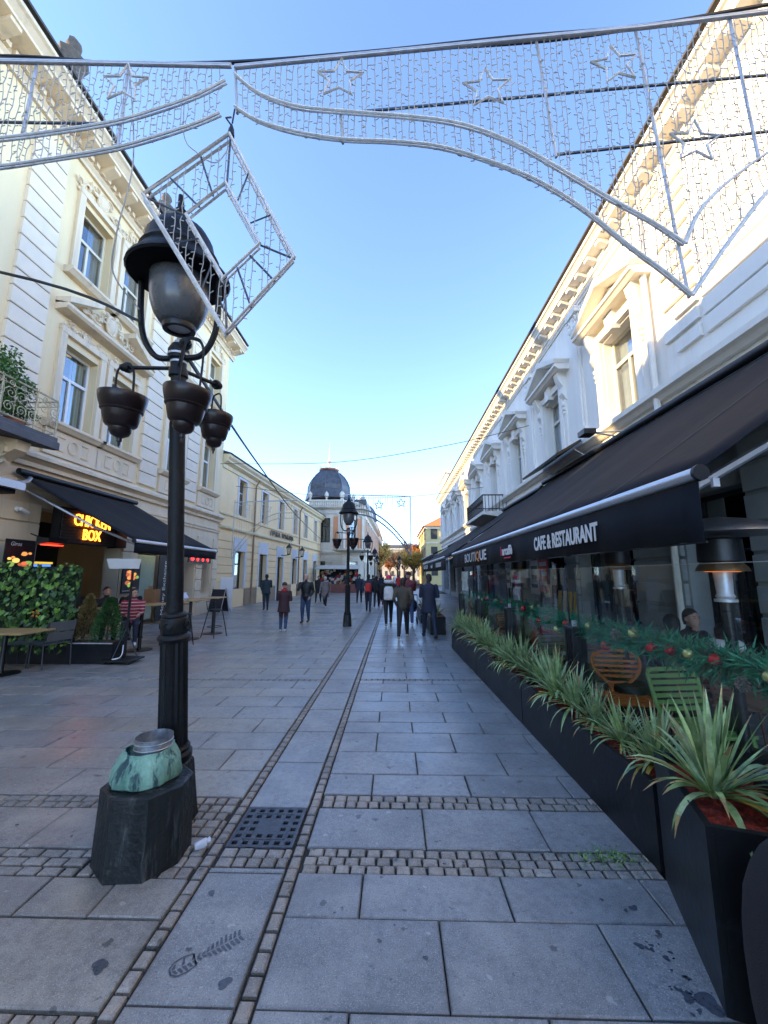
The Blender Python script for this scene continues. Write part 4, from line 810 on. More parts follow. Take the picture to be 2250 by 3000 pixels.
far_arch('far light arch in front of the yellow house facade', -8.3, -5.0, 5.55, -1, M('pale_hose', (.62, .55, .40), .6), .5)
# ================================================================ black planters with yuccas along the terrace
plm = M('black_planter_board', (.010, .011, .013), .42, spec=.3, var=.35, vs=3, bump=.08, bs=25, stain=(.04, .042, .05), sr=(.6, .8), ss=4)
mulch = M('red_bark_mulch', (.26, .030, .012), .9, var=.5, vs=40, bump=.8, bs=90)
def px(y): return 1.57-(y-2.65)*.0275
leafA = leafmat('yucca_leaf', (.13, .24, .08), (.32, .44, .17)); leafB = leafmat('yucca_leaf_pale', (.24, .35, .17), (.42, .52, .26)); leafD = leafmat('dry_leaf_tip', (.22, .15, .06), (.40, .30, .13)); leafY = leafmat('yellowed_leaf', (.42, .36, .06), (.62, .42, .10))
def planter(label, pts, h):
    cx = sum(p[0] for p in pts)/4; cy = sum(p[1] for p in pts)/4
    t = thing('planter', label, 'planter', (cx, cy, 0), 0, 'black planters along the terrace edge'); P = [Vector((p[0]-cx, p[1]-cy, 0)) for p in pts]; th = .03
    for i in range(4):
        a, b = P[i], P[(i+1) % 4]; d = (b-a).normalized(); n_ = Vector((-d.y, d.x, 0))*th
        e = d*.0 if i % 2 else d*(th+.001); q4 = [a+e, b-e, b-e+n_, a+e+n_]
        mb = MB(); mb.ext([tuple(v) for v in q4], (0, 0, h)); mb.build('side_board', plm, t)
    q4 = [p*.97 for p in P]; mb = MB(); N = 8; vs = []; fs = []
    nx_, ny_ = 5, 26; rr = random.Random(int(cy*10))
    for i in range(ny_+1):
        for k in range(nx_+1):
            a = q4[0].lerp(q4[1], k/nx_); b = q4[3].lerp(q4[2], k/nx_); v = a.lerp(b, i/ny_); vs.append((v.x, v.y, h-.045+rr.uniform(-.012, .02)))
    for i in range(ny_):
        for k in range(nx_): o_ = i*(nx_+1)+k; fs.append((o_, o_+1, o_+nx_+2, o_+nx_+1))
    mb.add(vs, fs)
    for k in range(160 if h > .6 else 220):
        a = q4[0].lerp(q4[1], rr.random()); b = q4[3].lerp(q4[2], rr.random()); v = q4[0].lerp(q4[1], rr.random()).lerp(q4[3].lerp(q4[2], rr.random()), rr.random()); an = rr.uniform(0, 6); c_, s_ = math.cos(an)*.018, math.sin(an)*.018; z = h-.03+rr.uniform(0, .02)
        mb.add([(v.x-c_, v.y-s_, z), (v.x+s_*.5, v.y-c_*.5, z+.006), (v.x+c_, v.y+s_, z+.004), (v.x-s_*.5, v.y+c_*.5, z-.002)], [(0, 1, 2, 3)])
    stuff(mb.build('bark_mulch', mulch, t, recalc=False)); return t
def blade(az, el, L, W, droop, tw=0., n=7):
    """one long keeled leaf as a curved strip"""
    vs = []; fs = []; d = Vector((math.cos(az)*math.cos(el), math.sin(az)*math.cos(el), math.sin(el))); side = Vector((-math.sin(az), math.cos(az), 0)); p = Vector((0, 0, 0))
    for i in range(n+1):
        k = i/n; w_ = W*(.55+1.2*k if k < .35 else .97*(1-((k-.35)/.65)**1.9)+.03); nn = d.cross(side).normalized(); s2 = (side*math.cos(tw*k)+nn*math.sin(tw*k))
        vs += [tuple(p-s2*w_*.5), tuple(p-nn*w_*.16), tuple(p+s2*w_*.5)]
        if i < n:
            e = d.copy(); e.z -= droop*(1.3*k+.25)/n*2.2; d = e.normalized(); p = p+d*(L/n)
    for i in range(n):
        a = i*3; fs += [(a, a+1, a+4, a+3), (a+1, a+2, a+5, a+4)]
    return vs, fs
def yucca(label, loc, n, L, seed, split, group='yuccas in the terrace planters', aim=None):
    t = thing('yucca', label, 'plant', loc, 0, group); q = random.Random(seed); mbs = {}
    for i in range(n):
        k = i/n; az = q.uniform(0, 2*PI); el = R(86-66*k**.75+q.uniform(-8, 10)); LL = L*q.uniform(.6, 1.15)*(1 if k < .8 else .9); W = L*q.uniform(.05, .07); dr = (.08+1.0*k**2.2)*q.uniform(.5, 1.5)
        m = leafY if (k > .82 and q.random() < .35) else (leafB if q.random() < .45 else leafA); vs, fs = blade(az, el, LL, W, dr, q.uniform(-.5, .5)); off = (q.uniform(-.02, .02), q.uniform(-.02, .02), 0)
        vs = [(v[0]+off[0], v[1]+off[1], v[2]) for v in vs]; tip = 2*q.choice((0, 0, 0, 1, 1, 2)); f1, f2 = (fs[:-tip], fs[-tip:]) if tip else (fs, [])
        if split:
            mb = MB(); mb.add(vs, f1); mb.m = 1
            if f2: mb.add(vs, f2)
            mb.build('leaf', (m, leafD), t, True, recalc=False)
        else:
            mbs.setdefault(m.name, (MB(), m))[0].add(vs, f1)
            if f2: mbs.setdefault('d', (MB(), leafD))[0].add(vs, f2)
    for mb, m in mbs.values(): stuff(mb.build('foliage', m, t, True, recalc=False))
    return t
planter('tall black planter in the near right corner', [(1.32, 1.9), (1.75, 1.76), (1.99, 2.48), (1.57, 2.63)], .69)
ys = [2.66, 5.0, 7.33, 9.85]
for i, (a, b) in enumerate(zip(ys, ys[1:])): planter(('long black planter directly behind the near corner planter', 'middle long black planter of the terrace row', 'far long black planter beside the navy coated walker')[i], [(px(a), a+.01), (px(a)+.4, a+.01), (px(b)+.4, b-.01), (px(b), b-.01)], .5)
planter('low black planter beyond the row, behind the navy coated walker', [(1.05, 11.9), (1.5, 11.9), (1.5, 14.2), (1.05, 14.2)], .5)
planter('farther low black planter under the second awning', [(.95, 14.6), (1.4, 14.6), (1.4, 17.2), (.95, 17.2)], .5)
yucca('largest yucca with long arching leaves in the near corner planter', (1.54, 2.13, .69), 84, .50, 1, True)
lab = ['first', 'second', 'third', 'fourth', 'fifth', 'sixth', 'seventh', 'eighth', 'ninth', 'tenth', 'eleventh', 'twelfth', 'thirteenth', 'fourteenth', 'fifteenth', 'sixteenth', 'seventeenth', 'eighteenth', 'nineteenth']
yp = [2.86+.375*i for i in range(19)]
for i, y in enumerate(yp): yucca('%s small yucca behind the large corner one, counting along the planter row' % lab[i], (px(y)+.16+U(-.03, .06), y, .50), 86 if i < 2 else 92, U(.33, .50), 20+i, i < 2)
for i, y in enumerate((12.3, 13.0, 13.7, 15.2, 16.2)): yucca('far yucca number %s from the navy coated walker, in the low planters' % ('one', 'two', 'three', 'four', 'five')[i], (1.25 if y < 14.5 else 1.15, y, .46), 40, .55, 60+i, False)
# ================================================================ terrace screen: box posts and glass panes
gmat = glass('clear_screen_glass', (.93, .96, .95), .025, .6); edge = M('glass_edge_profile', (.05, .055, .06), .3, .5)
gp = [2.04, 4.57, 7.06, 9.55, 12.0]
for i, y in enumerate(gp):
    t = thing('screen_post', ('black box post at the near right end of the glass screen', 'black box post between the first and second glass panes', 'black box post between the second and third glass panes', 'black box post between the third and fourth glass panes', 'black box post at the far end of the glass screen')[i], 'post', (2.0, y, 0), 0, 'posts of the terrace glass screen')
    mb = MB(); mb.cham((-.07, -.11, 0), (.07, .11, 1.18), .008); mb.build('column', blackm, t); mb = MB()
    for k in (-.05, 0, .05): mb.box((-.078, k-.006, .05), (-.069, k+.006, 1.15))
    mb.build('groove_strip', plm, t); mb = MB(); mb.box((-.02, -.02, 1.18), (.02, .02, 1.24)); mb.build('clamp', steel, t)
for i, (a, b) in enumerate(zip(gp, gp[1:])):
    t = thing('glass_pane', ('nearest glass screen pane above the green chair', 'second glass screen pane', 'third glass screen pane', 'farthest glass screen pane before the entrance')[i], 'glass screen', (2.0, (a+b)/2, 0), 0, 'glass panes of the terrace screen'); L = (b-a)/2-.125
    mb = MB(); mb.box((-.005, -L, .55), (.005, L, 1.815)); mb.build('pane', gmat, t)
    mb = MB(); mb.box((-.007, -L-.012, .55), (.007, -L-.001, 1.815)); mb.box((-.007, L+.001, .55), (.007, L+.012, 1.815)); mb.build('edge_strip', edge, t); mb = MB(); mb.box((-.004, -L, 1.8155), (.004, L, 1.8185)); mb.build('top_edge', M('polished_glass_edge', (.55, .62, .62), .2), t)
    mb = MB(); mb.box((-.012, -L, .53), (.012, L, .549)); mb.build('bottom_rail', blackm, t)
# fir garland with baubles behind the panes
fir = leafmat('artificial_fir', (.012, .20, .09), (.06, .40, .21)); gar = thing('fir_garland', 'green artificial fir garland strung along the glass screen', 'garland', (2.12, 6, 1.2))
def gz_(y): return 1.21+.03*math.sin(y*2.2)-.06*abs(math.sin(y*1.26))
q = random.Random(5); mb = MB(); y = 1.95
mb.tube([(0, 1.95+i*.1-6, gz_(1.95+i*.1)-1.2) for i in range(98)], .015, 4)
while y < 11.7:
    dn_ = 64 if y < 6 else 26
    for k in range(dn_):
        a = q.uniform(0, 2*PI); L = q.uniform(.07, .19); yy = y+q.uniform(0, .12); p = Vector((0, yy-6, gz_(yy)-1.2)); d = Vector((math.cos(a), q.uniform(-.8, .8), math.sin(a))).normalized(); e = p+d*L; s = d.orthogonal().normalized(); s = (s*math.cos(a*3)+d.cross(s)*math.sin(a*3))*.013
        for m_ in range(3):
            f0 = .3+.23*m_; o1 = p.lerp(e, f0); o2 = o1+d*L*.42+s*(3.2 if m_ % 2 else -3.2); w_ = d.cross(s).normalized()*.007
            mb.add([tuple(o1-w_), tuple(o1+w_), tuple(o2)], [(0, 1, 2)])
        mb.add([tuple(p-s*.5), tuple(p+s*.5), tuple(e)], [(0, 1, 2)])
    y += .12
stuff(mb.build('fir_needles', fir, gar, recalc=False))
redb = M('red_bauble', (.55, .015, .015), .18, .3, var=.05); goldb = M('pale_gold_bauble', (.50, .50, .20), .2, .5, var=.05); greyb = M('frosted_pine_cone', (.20, .17, .15), .8, var=.6, vs=60)
nb_ = [-1, -1, -1]; ordn = 'first second third fourth fifth sixth seventh eighth ninth tenth eleventh twelfth thirteenth fourteenth fifteenth sixteenth'.split()
for i in range(30):
    y = 2.12+i*.17+(i/30)**2*4.2; k = (0, 1, 2, 0, 1, 0)[i % 6]; r = U(.034, .044); zz = gz_(y)+U(-.12, .09); x = 2.12-U(.06, .1)
    if k < 2:
        mb = MB(); mb.ball((0, 0, 0), r, 14, 10); mb.lathe([(.008, r*.95), (.008, r*1.15), (.001, r*1.2)], 8); o = mb.build('bauble', (redb, goldb)[k], None, True, (x, y, zz))
        nb_[k] += 1; tag(o, '%s %s bauble on the fir garland, counting from its near end' % (ordn[nb_[k]], ('red', 'pale gold')[k]), 'bauble', ('red', 'gold')[k]+' baubles on the garland')
    else:
        mb = MB()
        for a in range(5):
            for b in range(7): an = b*2*PI/7+a*.5; rr = r*.95*math.sin(PI*(a+.8)/6); mb.ball((rr*math.cos(an), rr*math.sin(an), -r+a*r*.5), r*.28, 5, 4)
        o = mb.build('pine_cone', greyb, None, False, (x, y, zz)); nb_[2] += 1; tag(o, '%s frosted pine cone in the fir garland, counting from its near end' % ordn[nb_[2]], 'pine cone', 'pine cones on the garland')
# ================================================================ awnings on the right
def awning(label, y0, y1, xf, zf, xw, zw, val, text=(), name='awning', sag=.04, barm=None, end=True):
    t = thing(name, label, 'awning', ((xf+xw)/2, (y0+y1)/2, 0)); o = Vector((-(xf+xw)/2, -(y0+y1)/2, 0)); s = 1 if xw > xf else -1
    T = Matrix.Translation(o); mb = MB(T); n, m = 10, max(8, int((y1-y0)/.35)); vs = []; fs = []
    for i in range(n+1):
        for k in range(m+1):
            f = i/n; y = y0+(y1-y0)*k/m; z = zf+(zw-zf)*f-sag*math.sin(PI*f)*(1+.35*math.sin(k*1.7)+.2*math.sin(k*.61))+.012*math.cos(k*PI)*math.sin(PI*f); vs.append((xf+(xw-xf)*f, y, z))
    for i in range(n):
        for k in range(m): a = i*(m+1)+k; fs.append((a, a+1, a+m+2, a+m+1))
    mb.add(vs, fs); c = mb.build('canopy', canvas, t, True, recalc=False)
    md = c.modifiers.new('thick', 'SOLIDIFY'); md.thickness = .006
    mb = MB(T); y = y0+1.2
    while y < y1-.3:
        mb.add([(xf+(xw-xf)*f, y+d, zf+(zw-zf)*f-sag*math.sin(PI*f)*.92+.010) for f, d in [(0, -.012), (.25, -.012), (.5, -.012), (.75, -.012), (1, -.012), (1, .012), (.75, .012), (.5, .012), (.25, .012), (0, .012)]], [(0, 1, 8, 9), (1, 2, 7, 8), (2, 3, 6, 7), (3, 4, 5, 6)]); y += 1.2
    mb.build('seam', M('canvas_seam', (.05, .05, .055), .8), t, recalc=False)
    mb = MB(T); mb.tube([(xf-s*.03, y0, zf-.03), (xf-s*.03, y1, zf-.03)], .04, 12); mb.build('front_bar', barm or alu, t, True)
    for y in (y0-.012, y1+.012): mb = MB(T); mb.lathe([(.001, -.012), (.048, -.012), (.048, .012), (.001, .012)], 14, (xf-s*.03, y, zf-.03), Matrix.Rotation(PI/2, 3, 'X')); mb.build('end_cap', blackm, t, True)
    mb = MB(T); m2 = max(10, int((y1-y0)/.16)); P = []
    for k in range(m2+1):
        y = y0+(y1-y0)*k/m2; wv = .016*math.sin(k*1.3)+.016*math.sin(k*.47)+.008*math.sin(k*2.9+1)
        P += [(xf-s*.035, y, zf-.07), (xf-s*(.035+wv*.6), y, zf-.07-val*.5), (xf-s*(.03+wv*1.3), y, zf-.07-val+.006*math.sin(k*2.1))]
    mb.add(P, [(3*k+a, 3*k+a+1, 3*k+a+4, 3*k+a+3) for k in range(m2) for a in (0, 1)]); vl = mb.build('valance', canvas, t, True, recalc=False); vl.modifiers.new('thick', 'SOLIDIFY').thickness = .004
    mb = MB(T); mb.tube([(xf-s*.03, y0, zf-.07-val), (xf-s*.03, y1, zf-.07-val)], .006, 5); mb.build('hem', M('canvas_seam', (.05, .05, .055), .8), t)
    for y in (y0+.25, (y0+y1)/2, y1-.25):  # folding arms below the cloth
        mb = MB(T); mb.tube([(xf+s*.06, y, zf-.10), (xf+(xw-xf)*.5, y+.35, zf+(zw-zf)*.38-.2), (xw-s*.05, y, zw-.35)], .03, 6); mb.build('folding_arm', alu, t)
    mb = MB(T); mb.tube([(xw-s*.1, y0-.05, zw+.03), (xw-s*.1, y1+.05, zw+.03)], .07, 10); mb.build('roller_box', blackm, t, True)
    return t, o, s
wl = M('white_lettering', (.72, .72, .72), .7, var=.04)
aw, o, s = awning('near black terrace awning lettered in white above the glass screen', 2.27, 11.95, 1.8, 2.36, 4.72, 4.5, .36)
def vtext(par, o, s_, y0, y1, z, h, x, m, bold=.02, name='lettering', shear=0): return put_text(s_, Vector((x, y0, z))+o, (0, -1, 0), (0, 0, 1), y0-y1, h, m, par, .004, bold, name, shear)
vtext(aw, o, 'CAFE & RESTAURANT', 4.92, 3.38, 2.03, .165, 1.735, wl, .03)
vtext(aw, o, 'BOUT', 9.75, 8.62, 2.02, .20, 1.735, wl, .0); vtext(aw, o, 'I', 8.55, 8.50, 2.02, .20, 1.735, wl); vtext(aw, o, 'Q', 8.45, 8.12, 2.0, .22, 1.735, M('orange_lettering', (.75, .28, .06), .7)); vtext(aw, o, 'UE', 8.07, 7.5, 2.02, .20, 1.735, wl)
vtext(aw, o, 'b', 6.47, 6.40, 2.04, .15, 1.735, M('red_lettering', (.65, .03, .08), .7), .02); vtext(aw, o, 'arcaffè', 6.38, 5.85, 2.04, .145, 1.735, wl, .03); mb = MB(); mb.box((1.733+o.x, 5.95+o.y, 1.99), (1.736+o.x, 6.3+o.y, 2.01)); mb.build('red_line', MC['red_lettering'], aw)
pad = MB(); pad.tube([(.012*math.cos(a), 0, .012*math.sin(a)+.028) for a in [i*PI/6 for i in range(7)]], .003, 5); pad.box((-.018, -.01, -.03), (.018, .01, .02)); tag(pad.build('padlock', steel, None, False, (1.83, 2.235, 2.27)), 'small padlock hanging at the near end of the awning bar', 'padlock')
aw2, o, s = awning('second black awning farther along with small white lettering', 12.2, 21.6, 1.62, 2.30, 4.72, 4.4, .36)
vtext(aw2, o, 'BOUTIQUE', 20.8, 18.4, 1.97, .2, 1.555, wl); vtext(aw2, o, 'barcaffè', 16.9, 16.2, 1.99, .15, 1.555, wl, .02); vtext(aw2, o, 'CAFE & RESTAURANT', 14.9, 13.2, 1.99, .16, 1.555, wl, .02)
awning('third awning, grey, far along the white house', 24, 34, 2.4, 3.0, 4.75, 4.1, .25)
# floodlight and dark signboard fixed above the awning
t = thing('wall_floodlight', 'dark floodlight bracket fixed to the white wall above the awning', 'floodlight', (4.75, 8.1, 4.62)); mb = MB(); mb.tube([(0, 0, 0), (-.5, .05, .12)], .02, 6); mb.tube([(0, -.25, .02), (-.5, .05, .12)], .015, 5); mb.build('bracket', steel, t); mb = MB(); mb.box((-.75, -.1, .05), (-.5, .2, .16)); mb.build('housing', blackm, t)
t = thing('sign_panel', 'slanting dark panel fixed above the awning below the second pedimented window', 'sign', (4.3, 10.6, 4.75)); mb = MB(); mb.add([(-.35, -1.3, -.1), (.25, -1.3, .25), (.25, 1.3, .25), (-.35, 1.3, -.1), (-.33, -1.3, -.16), (.27, -1.3, .19), (.27, 1.3, .19), (-.33, 1.3, -.16)], [(0, 1, 2, 3), (7, 6, 5, 4), (0, 4, 5, 1), (1, 5, 6, 2), (2, 6, 7, 3), (3, 7, 4, 0)]); mb.build('panel', blackm, t); mb = MB(); mb.tube([(.2, -1, .1), (.5, -1, -.1)], .02, 5); mb.tube([(.2, 1, .1), (.5, 1, -.1)], .02, 5); mb.build('bracket', steel, t)
# ================================================================ left side: snack bar front
rubber = M('rubber', (.015, .015, .015), .8); timber = M('oak_table_top', (.42, .27, .12), .5, var=.2, vs=5, streak=False)
aw3, o, s = awning('black awning of the snack bar on the left with white front bar', 8.45, 12.45, -5.7, 2.50, -8.55, 4.02, .22, barm=M('white_bar', (.74, .74, .76), .5, var=.03), sag=.03)
t = thing('neon_sign', 'slatted dark sign with glowing orange letters reading CHICKEN BOX', 'sign', (-8.2, 10.4, 2.55)); mb = MB(); mb.box((-.25, -.98, -.02), (-.03, .98, .86)); mb.build('backing', blackm, t)
slm = M('dark_sign_slat', (.06, .05, .045), .6, var=.2)
for k in range(11): mb = MB(); mb.box((-.028, -.95, .0+k*.077), (.005, .95, .055+k*.077)); mb.build('slat', slm, t)
glow = emit('orange_neon', (1, .24, .02), 1.3)
put_text('CHICKEN', (.012, -.62, .44), (0, 1, 0), (0, 0, 1), 1.28, .30, glow, t, .03, -.005); put_text('BOX', (.012, -.28, .09), (0, 1, 0), (0, 0, 1), .62, .28, glow, t, .03, -.005)
mb = MB(); mb.box((-.25, .99, -.05), (.3, 1.02, .9)); mb.build('side_panel', blackm, t)
# dark shop interior lining and counter
t = thing('shop_counter', 'dark serving counter with lit red and blue panels inside the snack bar', 'counter', (-9.2, 10.6, 0)); mb = MB(); mb.box((-.3, -1.3, 0), (.2, 1.3, 1.1)); mb.build('counter', blackm, t)
mb = MB(); mb.box((-1.5, -1.5, 0), (-1.4, 1.6, 3.3)); mb.build('back_wall', M('dark_brown_panel', (.012, .010, .009), .7), t)
mb = MB(); mb.box((.1, -1.25, 1.75), (.14, -.35, 2.0)); mb.build('menu_light', emit('blue_menu', (.1, .25, .7), .25), t); mb = MB(); mb.box((.1, -1.3, 2.01), (.14, -.3, 2.06)); mb.build('menu_strip', emit('yellow_menu', (.8, .5, .05), .2), t)
def heater_wall(label, loc):
    t = thing('infrared_heater', label, 'heater', loc, 0); mb = MB(); mb.ext([(-.12, 0, .1), (.16, 0, .08), (.16, 0, -.02), (-.12, 0, -.06)], (0, .5, 0)); mb.build('housing', blackm, t)
    mb = MB(); mb.box((-.06, .04, -.075), (.12, .46, -.058)); mb.build('element', emit('red_heat', (1, .05, .02), .55), t); mb = MB(); mb.tube([(-.1, .25, .05), (-.5, .25, .2)], .015, 5); mb.build('bracket', blackm, t)
heater_wall('glowing red infrared heater under the snack bar awning', (-7.75, 8.45, 2.46))
# menu board
def food(t, x, y0, y1, z0, z1, seed):
    q = random.Random(seed); mb = MB(); mb.box((x, y0, z0), (x+.03, y1, z1)); mb.build('board', blackm, t); cols = [emit('print_bun', (.50, .20, .05), .32), emit('print_meat', (.24, .07, .03), .3), emit('print_fries', (.62, .40, .10), .32), emit('print_salad', (.16, .28, .06), .25), emit('print_sauce', (.55, .10, .04), .3)]
    for i in range(16):
        y = y0+(y1-y0)*q.uniform(.14, .86); z = z0+(z1-z0)*q.uniform(.2, .72); r = (y1-y0)*q.uniform(.06, .15); mb = MB()
        mb.add([(x+.031+i*.0004, y+r*math.cos(a)*q.uniform(.85, 1.15), z+r*.6*math.sin(a)) for a in [k*PI/7 for k in range(14)]], [tuple(range(14))]); mb.build('printed_food', cols[i % 5], t, recalc=False)
    mb = MB(); mb.box((x+.03, y0+.05, z0+.07), (x+.034, y1-.03, z0+.09)); mb.build('printed_line', wl, t)
t = thing('menu_board', 'black board with food picture headed Giros beside the snack bar opening', 'menu board', (-8.45, 8.5, 0)); food(t, .18, -.34, .36, 1.55, 2.5, 2); put_text('Giros', (.215, -.24, 2.36), (0, 1, 0), (0, 0, 1), .25, .085, wl, t, .002, 0, shear=.2)
t = thing('food_poster', 'tall orange food poster on the pier right of the snack bar', 'poster', (-8.5, 12.5, 0)); food(t, .1, -.42, .42, 1.15, 2.1, 5); mb = MB(); mb.box((.129, -.40, 1.62), (.1295, .40, 2.06)); mb.build('orange_print', M('print_orange', (.50, .14, .03), .5), t)
t = thing('security_camera', 'small white security camera on the rusticated pier', 'camera', (-8.52, 8.55, 3.2)); mb = MB(); mb.lathe([(.06, 0), (.06, .03), (.03, .05)], 12, X=Matrix.Rotation(PI/2, 3, 'Y')); mb.tube([(.04, 0, 0), (.1, 0, -.02)], .015, 6); mb.build('mount', pvc, t); mb = MB(); mb.lathe([(.04, -.1), (.042, .1), (.035, .12), (.001, .118)], 12, (.13, .06, -.03), Matrix.Rotation(-1.9, 3, 'X')); mb.build('body', pvc, t, True)
t = thing('air_conditioner', 'white folded awning cassette under the balcony at the left edge', 'cassette', (-8.5, 7.2, 3.55)); mb = MB(); mb.box((.0, -1.2, 0), (.6, .75, .13)); mb.box((.55, -1.2, -.05), (.68, .78, .10)); mb.build('cassette', alu, t); mb = MB(); mb.box((.05, -1.15, -.14), (.55, .7, -.01)); mb.build('folded_cloth', canvas, t); mb = MB(); mb.tube([(.1, .8, .05), (.3, 1.2, .25), (.05, 1.5, .4)], .05, 7); mb.build('arm_joint', alu, t)
# ivy wall
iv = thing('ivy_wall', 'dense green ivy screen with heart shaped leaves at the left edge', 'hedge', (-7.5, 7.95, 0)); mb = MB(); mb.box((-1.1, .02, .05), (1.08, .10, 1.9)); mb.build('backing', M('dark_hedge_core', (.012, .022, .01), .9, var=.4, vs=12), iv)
mb = MB(); mb.box((-1.12, -.02, 0), (1.1, .3, .35)); mb.build('trough', blackm, iv)
lm1 = leafmat('ivy_leaf', (.06, .17, .025), (.20, .36, .06), .35); lm2 = leafmat('ivy_leaf_dark', (.03, .09, .02), (.08, .18, .04), .35)
def ivymesh(m): return MB().add([(0, 0, 0), (-.035, .012, .02), (-.048, .01, -.02), (-.03, .0, -.055), (0, -.012, -.085), (.03, 0, -.055), (.048, .01, -.02), (.035, .012, .02)], [(0, 1, 2, 3, 4), (0, 4, 5, 6, 7)]).mesh('leaf', (m,))
im = [ivymesh(lm1), ivymesh(lm1), ivymesh(lm2)]; q = random.Random(2); mbr = MB()
for i in range(1100):
    x, z = q.uniform(-1.12, 1.12), q.uniform(.25, 1.98); z = min(z, 1.9+.1*math.sin(x*9)); y = -q.uniform(.0, .12); s = q.choice((q.uniform(.45, .8), q.uniform(.7, 1.35))); rt = (q.uniform(-.7, .5), q.uniform(-.6, .6), q.uniform(-.7, .7))
    if i < 290: inst('leaf', im[i % 3], iv, (x, y-.04, z), rt, (s, s, s))
    else:
        Mx = Matrix.Translation((x, y+.03, z)) @ Matrix.Rotation(rt[2], 4, 'Z') @ Matrix.Rotation(rt[0], 4, 'X') @ Matrix.Rotation(rt[1], 4, 'Y') @ Matrix.Scale(s, 4); mbr.T = Mx; v = im[0].vertices; mbr.add([tuple(a.co) for a in v], [(0, 1, 2, 3, 4), (0, 4, 5, 6, 7)])
stuff(mbr.build('leaf_mass', lm2, iv, recalc=False))
mb = MB()
for k in range(5): a = k*1.3; mb.tube([(.45+.05*math.cos(a), -.17, .98+.05*math.sin(a)), (.45+.09*math.cos(a), -.2, .98+.07*math.sin(a))], .02, 5, .006)
mb.build('flower', M('orange_flower', (.75, .25, .02), .6), iv)
# trough with two clipped conifers
t = thing('planter', 'black trough with a brown and a green conifer beside the ivy wall', 'planter', (-6.05, 8.15, 0)); mb = MB(); mb.box((-.5, -.2, 0), (-.03, .2, .40)); mb.box((-.025, -.2, 0), (.48, .2, .40)); mb.build('box', plm, t); mb = MB(); mb.box((-.47, -.17, .395), (.45, .17, .405)); mb.build('soil', M('soil', (.05, .035, .02), .95), t)
mb = MB(); mb.box((-.5, -.215, .385), (.48, -.201, .405)); mb.build('rim', steel, t)
def conifer(label, loc, h, r, col, seed, lean=0):
    t = thing('conifer', label, 'shrub', loc); mb = MB(); mb.tube([(0, 0, 0), (lean*.5, 0, h*.5), (lean, 0, h*.9)], .022, 6, .005); mb.build('trunk', M('bark', (.08, .055, .035), .9, bump=.4), t); q = random.Random(seed); mb = MB()
    for i in range(2600):
        k = q.random()**.8; z = h*(.04+.96*k); rr = r*(1-k**1.6)**.75*q.uniform(.55, 1.05)+.01; a = q.uniform(0, 2*PI); p = Vector((rr*math.cos(a)+lean*k, rr*math.sin(a), z)); d = Vector((math.cos(a), math.sin(a), q.uniform(.4, 1.4))).normalized()*q.uniform(.03, .06); s_ = Vector((q.uniform(-1, 1), q.uniform(-1, 1), q.uniform(-1, 1))).normalized()*.012
        mb.add([tuple(p-s_), tuple(p+s_), tuple(p+d+s_*.4), tuple(p+d-s_*.4)], [(0, 1, 2, 3)])
    stuff(mb.build('foliage', col, t, recalc=False))
conifer('dry brown conifer in the black trough', (-6.33, 8.15, .4), .92, .20, leafmat('dry_needles', (.16, .12, .035), (.30, .22, .08)), 3, .06); conifer('green conifer bush in the black trough', (-5.82, 8.12, .38), .88, .27, leafmat('green_needles', (.025, .09, .02), (.07, .19, .05)), 4)
# standing heater on wheeled base
t = thing('heater_stand', 'white panel heater on a black stand with flat base by the conifers', 'heater', (-5.42, 8.12, 0)); mb = MB(); mb.cham((-.3, -.25, .05), (.28, .22, .09), .01); mb.build('base', blackm, t)
mb = MB(); mb.tube([(0, 0, .09), (0, 0, 2.0)], .025, 8); mb.build('pole', blackm, t)
for a in (0, 2.1, 4.2): mb = MB(); mb.tube([(0, 0, .7), (.26*math.cos(a), .2*math.sin(a), .09)], .013, 6); mb.build('brace', blackm, t)
for x in (-.26, .24): mb = MB(); mb.lathe([(.001, -.015), (.028, -.015), (.028, .015), (.001, .015)], 12, (x, -.2, .03), Matrix.Rotation(PI/2, 3, 'Y')); mb.build('castor', rubber, t)
mb = MB(); mb.add([(-.42, -.12, 1.86), (.10, -.06, 1.86), (.10, .04, 1.86), (-.42, .0, 1.86), (-.42, -.22, 2.06), (.10, -.16, 2.06), (.10, .08, 2.06), (-.42, .04, 2.06)], [(3, 2, 1, 0), (4, 5, 6, 7), (0, 1, 5, 4), (1, 2, 6, 5), (2, 3, 7, 6), (3, 0, 4, 7)]); mb.build('heater_head', pvc, t)
mb = MB(); mb.tube(pts_arc([(.02, -.1, .35), (.08, -.2, .2), (.02, -.22, .12), (-.1, -.22, .10), (.05, -.2, .13)], 4), .01, 5); mb.build('lead', pvc, t)
